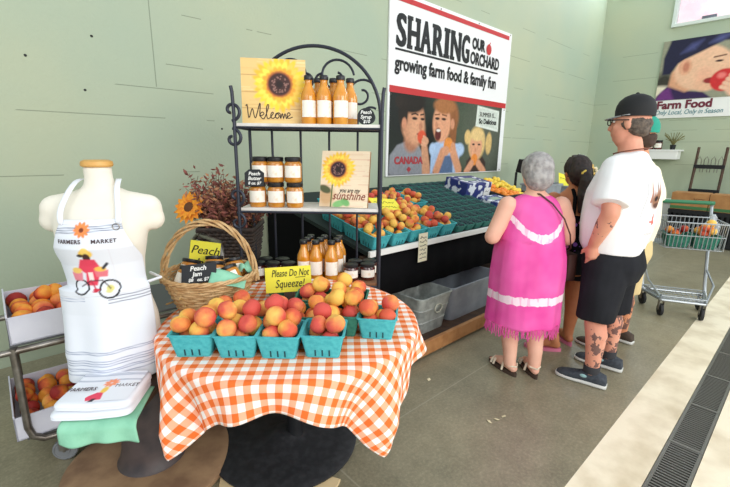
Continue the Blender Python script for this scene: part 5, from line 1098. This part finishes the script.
def make_man(label, loc, rz, skin, tee_m, short_m, sc_=1.0, belly=1.0):
    r = thing('person', label, 'person', loc, rz); r.scale = (sc_,) * 3
    b_ = MB(); B = belly
    b_.rings([(.74, 0, 0, .15, .13), (.90, 0, .0, .185, .15), (1.02, 0, .02, .195, .17 * B), (1.15, 0, .02, .20, .17 * B), (1.28, 0, 0, .205, .15), (1.38, 0, -.01, .19, .125), (1.45, 0, -.015, .13, .09), (1.50, 0, -.015, .075, .07)], 20)
    for sx in (-1, 1):
        b_.limb([(sx * .10, 0, .88), (sx * .13, .005, .66), (sx * .150, .01, .47), (sx * .155, -.018, .35), (sx * .158, -.022, .20), (sx * .16, -.022, .09)], [.11, .092, .064, .066, .050, .042]); b_.limb([(sx * .16, -.03, .055), (sx * .16, .03, .046), (sx * .16, .11, .034)], [.034, .028, .016])
    b_.limb([(0, -.02, 1.44), (0, 0, 1.56)], [.075, .066]); b_.ball((0, .03, 1.575), (.062, .062, .045), 12); head(b_, (0, .012, 1.675), 1.0, 1.12)
    for sx, el, wr in ((-1, (-.300, -.04, 1.16), (-.232, .05, .945)), (1, (.300, -.02, 1.16), (.232, .06, .95))):
        b_.limb([(sx * .205, -.01, 1.39), (sx * .270, -.02, 1.28), el], [.058, .056, .050]); w0 = Vector(wr); e0 = Vector(el); b_.limb([e0, e0.lerp(w0, .35), w0], [.050, .050, .032]); hand(b_, w0, (-sx * .25, .12, -1), (0, 1, 0), (sx, 0, 0), 1.0, .15)
    b_.voxel('body', skin, r, .009, 3)
    t = MB(); t.rings([(.885, 0, .012, .222, .195 * B), (.93, 0, .02, .228, .215 * B), (1.04, 0, .014, .236, .228 * B), (1.15, 0, .010, .238, .218 * B), (1.27, 0, .0, .240, .192), (1.36, 0, -.012, .232, .162), (1.43, 0, -.015, .198, .125), (1.475, 0, -.015, .135, .100), (1.505, 0, -.012, .088, .084)], 28)
    for sx in (-1, 1): t.limb([(sx * .13, -.012, 1.41), (sx * .20, -.012, 1.40), (sx * .250, -.018, 1.32)], [.085, .088, .090], 16); t.tube([(sx * .235, -.016, 1.34), (sx * .298, -.028, 1.205)], [.090, .098], 18)
    t.voxel('t_shirt', tee_m, r, .011, 3, fold(.016, 9))
    p_ = MB(); p_.rings([(.70, 0, 0, .19, .155), (.80, 0, 0, .212, .18), (.90, 0, .01, .215, .19 * B), (.95, 0, .012, .21, .19 * B)], 24)
    for sx in (-1, 1): p_.tube([(sx * .105, 0, .86), (sx * .12, 0, .72), (sx * .140, .005, .445)], [.125, .126, .118], 18)
    p_.voxel('shorts', short_m, r, .011, 3, fold(.014, 8)); eyes(r, (0, .012, 1.675), 1.0); return r
def cap(r, m, mv, zc=1.725, s=1.0, visor=True, gap=True):
    b_ = MB(); c = MB(); rs = []
    for z, k in ((-.035, 1.0), (.0, 1.02), (.03, .98), (.06, .86), (.085, .62), (.10, .3), (.104, .05)): rs.append((zc + z * s, 0, -.002, .092 * k * s, .112 * k * s))
    b_.rings(rs, 26); o = b_.build('cap', m, r, 60)
    n = 12; vs = []
    for f in (0, 1):
        for i in range(n + 1): a = pi * i / n; rr_ = (.094, .108) if f == 0 else (.084, .172); vs.append((rr_[0] * cos(a) * s, rr_[1] * sin(a) * s - .002, zc + (-.030 - .018 * f * sin(a)) * s))
    v = MB().add(vs, [(i, i + 1, i + n + 2, i + n + 1) for i in range(n)]).build('visor', mv, o, 60); so = v.modifiers.new('s', 'SOLIDIFY'); so.thickness = .006
    MB().ball((0, 0, zc + .105 * s), (.010, .010, .006), 10).build('button', m, o); return o
def hair_back(r, c, m, s=1.0, z0=-.06, z1=.06):                        # short hair round the sides and back, below the cap
    h = MB(); C0 = Vector(c); h.ball(C0 + Vector((0, -.022, -.008)) * s, (.084 * s, .092 * s, .062 * s), 18); h.ball(C0 + Vector((0, -.050, -.045)) * s, (.066 * s, .062 * s, .040 * s), 16)
    return h.voxel('hair', m, r, .008, 2, lambda v: .004 * noise.noise(Vector((v.x * 60, v.y * 60, v.z * 20))) + .003 * noise.noise(v * 140))

teeM = mat('white_tee', (240, 240, 242), rough=.9, spec=.1); creamM = mat('cream_tee', (242, 232, 208), rough=.9, spec=.1)
shortB = mat('black_shorts', (30, 31, 35), rough=.85, spec=.15, n2=(38, 39, 44), nscale=5); khaki = mat('khaki_shorts', (212, 190, 142), rough=.9, spec=.1)
sk1 = skin_mat('fair_skin_tattooed', (226, 164, 138), (210, 140, 116), (.555, .52)); sk2 = skin_mat('tan_skin_tattooed', (214, 146, 108), (198, 126, 90), (.50, .50)); sk3 = skin_mat('fair_skin', (236, 186, 162), (226, 168, 146)); sk4 = skin_mat('tan_skin', (196, 128, 88), (182, 112, 76))
MANP = Vector((1.612, 2.575, 0)); MRZ = .74
mn = make_man('man in white t-shirt, black cap and black shorts with tattooed calves', MANP, MRZ, sk1, teeM, shortB, 1.0, .88)
cap(mn, mat('black_cap', (22, 23, 26), rough=.75), mat('grey_visor', (150, 152, 154), rough=.6), 1.748, .95)
hair_back(mn, (0, .012, 1.680), mat('grey_brown_hair', (104, 92, 82), rough=.8, n2=(70, 62, 56), nscale=60), 1.0, -.05, .03)
g = MB()
for sx in (-1, 1):
    g.tube([(sx * .084, .0, 1.692), (sx * .080, .07, 1.694), (sx * .064, .116, 1.692)], .0035, 6); g.tube([(sx * .036 + .028 * cos(a), .121, 1.682 + .018 * sin(a)) for a in [2 * pi * i / 16 for i in range(16)]], .003, 5, closed=True)
g.tube([(-.010, .124, 1.686), (.010, .124, 1.686)], .003, 5); g.build('eyeglasses', blk, mn)
MB().tube([(.094 * cos(a), -.012 + .092 * sin(a), 1.512 - .018 * sin(a)) for a in [2 * pi * i / 30 for i in range(30)]], .004, 6, closed=True).build('neck_cord', mat('cord_brown', (112, 58, 40)), mn)
grey_shoe = mat('charcoal_shoe', (52, 58, 66), rough=.8, n2=(66, 72, 80), nscale=60); sole_w = mat('pale_sole', (206, 206, 200), rough=.7)
shoe(mn, grey_shoe, sole_w, -.16, -.02, .16); shoe(mn, grey_shoe, sole_w, .16, -.02, .10)
for sx in (-1, 1): MB().lathe([(.047, .085), (.050, .09), (.050, .135), (.047, .137)], 16, (sx * .159, -.022, 0), cap=False).build('sock', mat('charcoal_sock', (58, 58, 62), rough=.95), mn)
# printed artwork on the back of the shirt
def back_y(x, z):
    rs = [(.93, .02, .228, .215), (1.04, .028, .236, .228), (1.15, .022, .238, .218), (1.27, .0, .240, .192), (1.36, -.012, .232, .162), (1.43, -.015, .198, .125)]
    for a, c in zip(rs[:-1], rs[1:]):
        if a[0] <= z <= c[0]:
            f = (z - a[0]) / (c[0] - a[0]); cy, rx, ry = [a[k] + (c[k] - a[k]) * f for k in (1, 2, 3)]; return cy - ry * sqrt(max(.02, 1 - (x / rx) ** 2)) - .007
    return -.2
from mathutils.bvhtree import BVHTree
tm_ = [c for c in mn.children if c.name.startswith('t_shirt')][0].data
bv = BVHTree.FromPolygons([v.co.copy() for v in tm_.vertices], [tuple(q.vertices) for q in tm_.polygons])
def back_y(x, z):
    h_ = bv.ray_cast(Vector((x, -1, z)), Vector((0, 1, 0)))[0]; return (h_.y if h_ else -.2) - .003
cv = Canvas(.22, .40, 80, 130, (240, 240, 242)); rg = random.Random(12)
for k in range(16): x = .04 + .14 * rg.random(); h_ = .30 + .09 * rg.random(); cv.seg(x, .24, x + rg.uniform(-.03, .03), h_, .009, rg.choice([(166, 104, 84), (120, 84, 76), (206, 152, 120), (90, 66, 62)]), al=.75, r1=.002)
cv.ell(.11, .245, .058, .052, (150, 108, 84), soft=.5).ell(.09, .255, .016, .016, (50, 38, 38), soft=.5).ell(.13, .255, .016, .016, (50, 38, 38), soft=.5).ell(.11, .215, .03, .016, (96, 66, 56), soft=.5)
for k in range(13): a = rg.uniform(0, 6.28); r_ = rg.uniform(.01, .045); cv.seg(.11, .115, .11 + r_ * cos(a), .115 + r_ * sin(a), .006, rg.choice([(206, 70, 62), (220, 110, 96)]), al=.8)
for k in range(9): cv.seg(.04 + k * .016, .035, .046 + k * .016, .050, .003, (110, 80, 76), al=.8)
PXO = -.015
link('back_print', cv.mesh('back_print', lambda x, y: (x - .11 + PXO, back_y(x - .11 + PXO, y + .985), y + .985), paint_mat('printed_tee', .9)), mn, 180)
m2 = make_man('person in cream t-shirt and teal cap half hidden behind the white t-shirt man', Vector((1.97, 3.03, 0)), .62, sk2, creamM, khaki, .96, .95)
cap(m2, mat('teal_cap', (34, 150, 128), rough=.8), mat('teal_cap', (34, 150, 128)), 1.745, .96); hair_back(m2, (0, .012, 1.685), mat('brown_hair', (66, 48, 38), rough=.8), 1.0, -.05, .02)
for sx in (-1, 1): shoe(m2, mat('brown_shoe', (70, 56, 46), rough=.8), sole_w, sx * .16, -.02, 0)

def sandal(root, x, y, rz, msole, mstrap, s=1.0, thong=False):
    M_ = Matrix.Translation((x, y, 0)) @ Matrix.Rotation(rz, 4, 'Z') @ Matrix.Scale(s, 4); out = []
    for i in range(28): a = 2 * pi * i / 28; yy = .045 + .135 * sin(a); out.append(((.040 + .010 * sin(a)) * cos(a), yy))
    o = MB().loft([[(px, py, z) for px, py in out] for z in (0, .004, .020, .024)], M=M_).build('sandal', msole, root, 50)
    for y0, h_ in (((.09, .062), (.115, .055), (.005, .085)) if not thong else ((.075, .070), (.10, .060))): MB().tube([(-.047, y0, .02), (-.036, y0, h_ * .8), (0, y0 + .01, h_), (.036, y0, h_ * .8), (.047, y0, .02)], .008, 6, M=M_).build('strap', mstrap, o)
    if not thong: MB().tube([(-.03, .005, .07), (-.036, -.05, .075), (0, -.085, .075), (.036, -.05, .075), (.03, .005, .07)], .006, 6, M=M_).build('heel_strap', mstrap, o)
    return o
def foot(b_, x, y, rz, s=1.0):
    M_ = Matrix.Translation((x, y, .024)) @ Matrix.Rotation(rz, 4, 'Z') @ Matrix.Scale(s, 4)
    b_.limb([(0, -.055, .028), (0, .0, .038), (0, .06, .032), (0, .11, .020)], [.030, .036, .034, .024], 10, M=M_)
    for k, (o_, L) in enumerate(((-.026, .035), (-.010, .034), (.003, .030), (.015, .025), (.027, .018))): b_.limb([(o_, .115 - abs(o_) * .3, .012), (o_, .12 + L - abs(o_) * .4, .010)], [.011 if k == 0 else .008] * 2, 7, M=M_)

# woman in the pink dress, seen from behind
WP = Vector((1.085, 2.62, 0)); WRZ = .06
wm = thing('person', 'woman with short grey hair in a sleeveless pink fringed dress and sandals', 'person', WP, WRZ)
b_ = MB(); b_.rings([(.62, 0, 0, .15, .13), (.78, 0, -.01, .20, .17), (.95, 0, 0, .185, .15), (1.08, 0, .01, .175, .135), (1.16, 0, .0, .165, .11), (1.215, 0, -.01, .11, .08), (1.25, 0, -.005, .065, .062)], 20)
for sx, fy, fr_ in ((-1, -.02, .34), (1, -.05, -.05)):
    b_.limb([(sx * .09, 0, .72), (sx * .088, .0, .42), (sx * .088, -.015, .31), (sx * .082, fy - .02, .17), (sx * .08, fy - .03, .08)], [.10, .066, .064, .048, .041]); foot(b_, sx * .08, fy + .0, fr_)
b_.limb([(0, -.005, 1.22), (0, .015, 1.31)], [.060, .055]); HC = (0, .03, 1.375); head(b_, HC, .95)
for sx, el, wr in ((-1, (-.268, -.03, .965), (-.20, .17, .93)), (1, (.235, -.02, .955), (.20, .17, .88))):
    b_.limb([(sx * .175, -.005, 1.165), (sx * .215, -.015, 1.07), el], [.060, .056, .050]); e0, w0 = Vector(el), Vector(wr); b_.limb([e0, e0.lerp(w0, .4), w0], [.050, .044, .029]); hand(b_, w0, (w0 - e0) + Vector((-sx * .06, 0, 0)), (-sx * .2, 0, 1), (sx, 0, .2), .9, .7)
b_.voxel('body', sk3, wm, .009, 3); eyes(wm, HC, .95)
def dress_mat():
    m = mat('pink_dress', (232, 62, 158), rough=.9, spec=.1); t = m.node_tree; p = t.nodes['Principled BSDF']; tc = t.nodes.new('ShaderNodeTexCoord'); sx = t.nodes.new('ShaderNodeSeparateXYZ'); t.links.new(tc.outputs['Object'], sx.inputs[0])
    nz = t.nodes.new('ShaderNodeTexNoise'); nz.inputs['Scale'].default_value = 38; nz.inputs['Detail'].default_value = 2; t.links.new(tc.outputs['Object'], nz.inputs['Vector'])
    mp = t.nodes.new('ShaderNodeMapping'); mp.inputs['Scale'].default_value = (34, 34, 5); t.links.new(tc.outputs['Object'], mp.inputs[0]); n2 = t.nodes.new('ShaderNodeTexNoise'); n2.inputs['Scale'].default_value = 1; t.links.new(mp.outputs[0], n2.inputs['Vector'])
    x2 = mth(t, 'MULTIPLY', sx.outputs['X'], sx.outputs['X'])
    z1 = mth(t, 'ADD', mth(t, 'MULTIPLY', x2, 4.2), .975); jz = mth(t, 'MULTIPLY', mth(t, 'SUBTRACT', nz.outputs['Fac'], .5), .03)
    d1 = mth(t, 'ABSOLUTE', mth(t, 'SUBTRACT', mth(t, 'ADD', sx.outputs['Z'], jz), z1)); d2 = mth(t, 'ABSOLUTE', mth(t, 'SUBTRACT', mth(t, 'ADD', sx.outputs['Z'], jz), .572))
    w1 = mth(t, 'LESS_THAN', d1, .026); w2 = mth(t, 'LESS_THAN', d2, .026); w = mth(t, 'MINIMUM', mth(t, 'ADD', w1, w2), 1)
    w = mth(t, 'MULTIPLY', w, mth(t, 'MULTIPLY_ADD', mth(t, 'GREATER_THAN', n2.outputs['Fac'], .44), .35, .6))
    n3 = t.nodes.new('ShaderNodeTexNoise'); n3.inputs['Scale'].default_value = 5; t.links.new(tc.outputs['Object'], n3.inputs['Vector']); r = ramp(t, [(.35, (226, 78, 160)), (.7, (240, 108, 180))]); t.links.new(n3.outputs['Fac'], r.inputs[0])
    c = mix(t, w, r.outputs[0], lin((250, 226, 238))); t.links.new(c, p.inputs['Base Color']); return m
DM = dress_mat()
d = MB(); d.rings([(.375, 0, .0, .246, .195), (.46, 0, .0, .240, .190), (.58, 0, -.002, .236, .188), (.72, 0, -.004, .236, .19), (.84, 0, -.004, .228, .185), (.96, 0, .0, .212, .168), (1.06, 0, .004, .198, .152), (1.13, 0, .002, .182, .132), (1.18, 0, -.002, .160, .108), (1.215, 0, -.006, .125, .085), (1.235, 0, -.006, .085, .072)], 30)
d.voxel('dress', DM, wm, .010, 2, lambda c: (.018 * noise.noise(Vector((c.x * 11, c.y * 11, c.z * 1.6))) if c.z < .95 else .006 * noise.noise(c * 12)))
fg = MB(); rg = random.Random(2)
for k in range(130):
    a = 2 * pi * k / 130 + rg.uniform(-.02, .02); x, y = .240 * cos(a), .190 * sin(a); L = rg.uniform(.05, .085); fg.tube([(x, y, .385), (x * 1.01 + rg.uniform(-.006, .006), y * 1.01, .385 - L * .5), (x * 1.0 + rg.uniform(-.012, .012), y, .385 - L)], [.0045, .0038, .003], 4)
stuff(fg.build('fringe', mat('pink_fringe', (230, 92, 168), rough=.9), wm))
h = MB(); h.ball((0, .005, 1.40), (.096, .108, .104), 20); h.ball((0, -.035, 1.345), (.088, .080, .085), 18); h.ball((0, -.03, 1.30), (.066, .06, .045), 14)
h.voxel('hair', mat('silver_hair', (176, 172, 170), rough=.75, n2=(140, 136, 136), nscale=34, nlo=.35, nhi=.65), wm, .007, 1, lambda v: .004 * noise.noise(Vector((v.x * 38, v.y * 38, v.z * 14))) + .0035 * noise.noise(Vector((v.x * 130, v.y * 130, v.z * 25))))
brown_s = mat('brown_sole', (72, 56, 46), rough=.8); cream_s = mat('cream_strap', (232, 218, 194), rough=.7)
sandal(wm, -.08, -.02, .34, brown_s, cream_s); sandal(wm, .08, -.05, -.05, brown_s, cream_s)
wq = Matrix.Translation(WP) @ Matrix.Rotation(WRZ, 4, 'Z')
bg_ = thing('shoulder_bag', 'small brown bag on a thin dark strap across the back of the pink dress', 'bag', WP, WRZ)
MB().tube([(-.055, .06, 1.245), (-.01, -.085, 1.245), (.06, -.115, 1.19), (.13, -.145, 1.10), (.185, -.135, 1.0), (.235, -.075, .90), (.265, .03, .84)], .005, 6).build('strap', mat('strap_brown', (74, 40, 34), rough=.6), bg_); MB().loft([rr(.07, .16, .66, .02, 4), rr(.08, .18, .72, .03, 4), rr(.07, .17, .84, .02, 4)], M=Matrix.Translation((.292, .06, 0))).build('pouch', mat('strap_brown', (74, 40, 34)), bg_, 50)

# woman with a ponytail in the black sun-top
QP = Vector((1.545, 3.02, 0)); QR = -.05
wb = thing('person', 'woman with dark ponytail and yellow hair tie in black strappy top', 'person', QP, QR)
b_ = MB(); b_.rings([(.60, 0, 0, .14, .12), (.74, 0, -.01, .17, .14), (.88, 0, 0, .15, .12), (1.0, 0, .01, .15, .12), (1.10, 0, .0, .155, .11), (1.18, 0, -.005, .145, .085), (1.22, 0, -.005, .09, .065), (1.25, 0, 0, .055, .055)], 20)
b_.limb([(-.085, 0, .70), (-.09, .015, .40), (-.085, -.01, .29), (-.075, -.085, .15), (-.07, -.115, .085)], [.090, .060, .056, .043, .038]); foot(b_, -.10, -.10, 1.30); b_.limb([(.085, 0, .70), (.09, .02, .40), (.09, .0, .29), (.09, .02, .15), (.09, .02, .085)], [.090, .060, .056, .043, .038]); foot(b_, .09, .05, .1)
b_.limb([(0, 0, 1.22), (0, .02, 1.30)], [.05, .048]); QC = (0, .035, 1.36); head(b_, QC, .92)
for sx in (-1, 1):
    el, wr = Vector((sx * .20, -.02, .98)), Vector((sx * .17, .18, .92)); b_.limb([(sx * .155, -.005, 1.165), el], [.052, .042]); b_.limb([el, wr], [.042, .027]); hand(b_, wr, wr - el, (-sx * .2, 0, 1), (sx, 0, .2), .88, .6)
b_.voxel('body', sk4, wb, .009, 3); eyes(wb, QC, .92)
flor = mat('floral_black', (26, 22, 30), rough=.9, spec=.1); t = flor.node_tree; p = t.nodes['Principled BSDF']; tc = t.nodes.new('ShaderNodeTexCoord'); vo = t.nodes.new('ShaderNodeTexVoronoi'); vo.inputs['Scale'].default_value = 24; t.links.new(tc.outputs['Object'], vo.inputs['Vector'])
hs = ramp(t, [(0, (226, 120, 180)), (.35, (150, 96, 190)), (.6, (240, 226, 236)), (.8, (206, 90, 150))], 'CONSTANT'); sx_ = t.nodes.new('ShaderNodeSeparateColor'); t.links.new(vo.outputs['Color'], sx_.inputs[0]); t.links.new(sx_.outputs[0], hs.inputs[0])
nz = t.nodes.new('ShaderNodeTexNoise'); nz.inputs['Scale'].default_value = 50; t.links.new(tc.outputs['Object'], nz.inputs['Vector']); fl_ = mth(t, 'LESS_THAN', mth(t, 'ADD', vo.outputs['Distance'], mth(t, 'MULTIPLY', nz.outputs['Fac'], .3)), .52); fl_ = mth(t, 'MULTIPLY', fl_, mth(t, 'GREATER_THAN', sx_.outputs[1], .35)); t.links.new(mix(t, fl_, lin((24, 20, 28)), hs.outputs[0]), p.inputs['Base Color'])
d = MB(); d.rings([(.80, 0, 0, .182, .155), (.90, 0, 0, .168, .138), (1.0, 0, .008, .160, .130), (1.06, 0, .006, .160, .126)], 26); d.voxel('sun_top', flor, wb, .010, 2, fold(.010, 10))
for x in (-.055, .01, .07):
    P = [(x, -.135, 1.04), (x * .9, -.125, 1.12), (x * .8, -.100, 1.19), (x * .75, -.05, 1.235), (x * .8, .04, 1.22), (x * .9, .11, 1.10), (x, .135, 1.03)]; MB().tube(P, .013, 6).build('shoulder_strap', cloth_black, wb)
d = MB(); d.rings([(.62, 0, 0, .17, .14), (.74, 0, -.006, .190, .158), (.84, 0, 0, .175, .145)], 24)
for sx in (-1, 1): d.tube([(sx * .085, 0, .72), (sx * .092, .005, .56)], [.105, .104], 18)
d.voxel('shorts', shortB, wb, .010, 2, fold(.008, 10))
h = MB(); h.ball((0, .012, 1.395), (.090, .105, .092), 18); h.ball((0, -.045, 1.35), (.080, .07, .085), 16); h.limb([(.0, -.10, 1.36), (.01, -.135, 1.30), (.0, -.14, 1.20), (-.01, -.13, 1.10)], [.045, .048, .044, .022], 12); h.limb([(.06, -.06, 1.30), (.085, -.09, 1.2), (.09, -.10, 1.12)], [.04, .034, .02], 10)
h.voxel('hair', mat('dark_brown_hair', (48, 32, 26), rough=.6, n2=(30, 20, 18), nscale=50), wb, .008, 1, lambda v: .008 * noise.noise(Vector((v.x * 40, v.y * 40, v.z * 12))) + .005 * noise.noise(Vector((v.x * 110, v.y * 110, v.z * 30))))
MB().tube([(.026 * cos(a), -.125 + .006 * sin(a * 2), 1.352 + .024 * sin(a)) for a in [2 * pi * i / 20 for i in range(12)]], .010, 8).build('hair_tie', mat('yellow_tie', (242, 208, 92), rough=.7), wb)
pk_s = mat('pink_sole', (214, 120, 150), rough=.8); sandal(wb, -.10, -.10, 1.30, pk_s, cream_s, 1, True); sandal(wb, .09, .05, .1, pk_s, cream_s, 1, True)
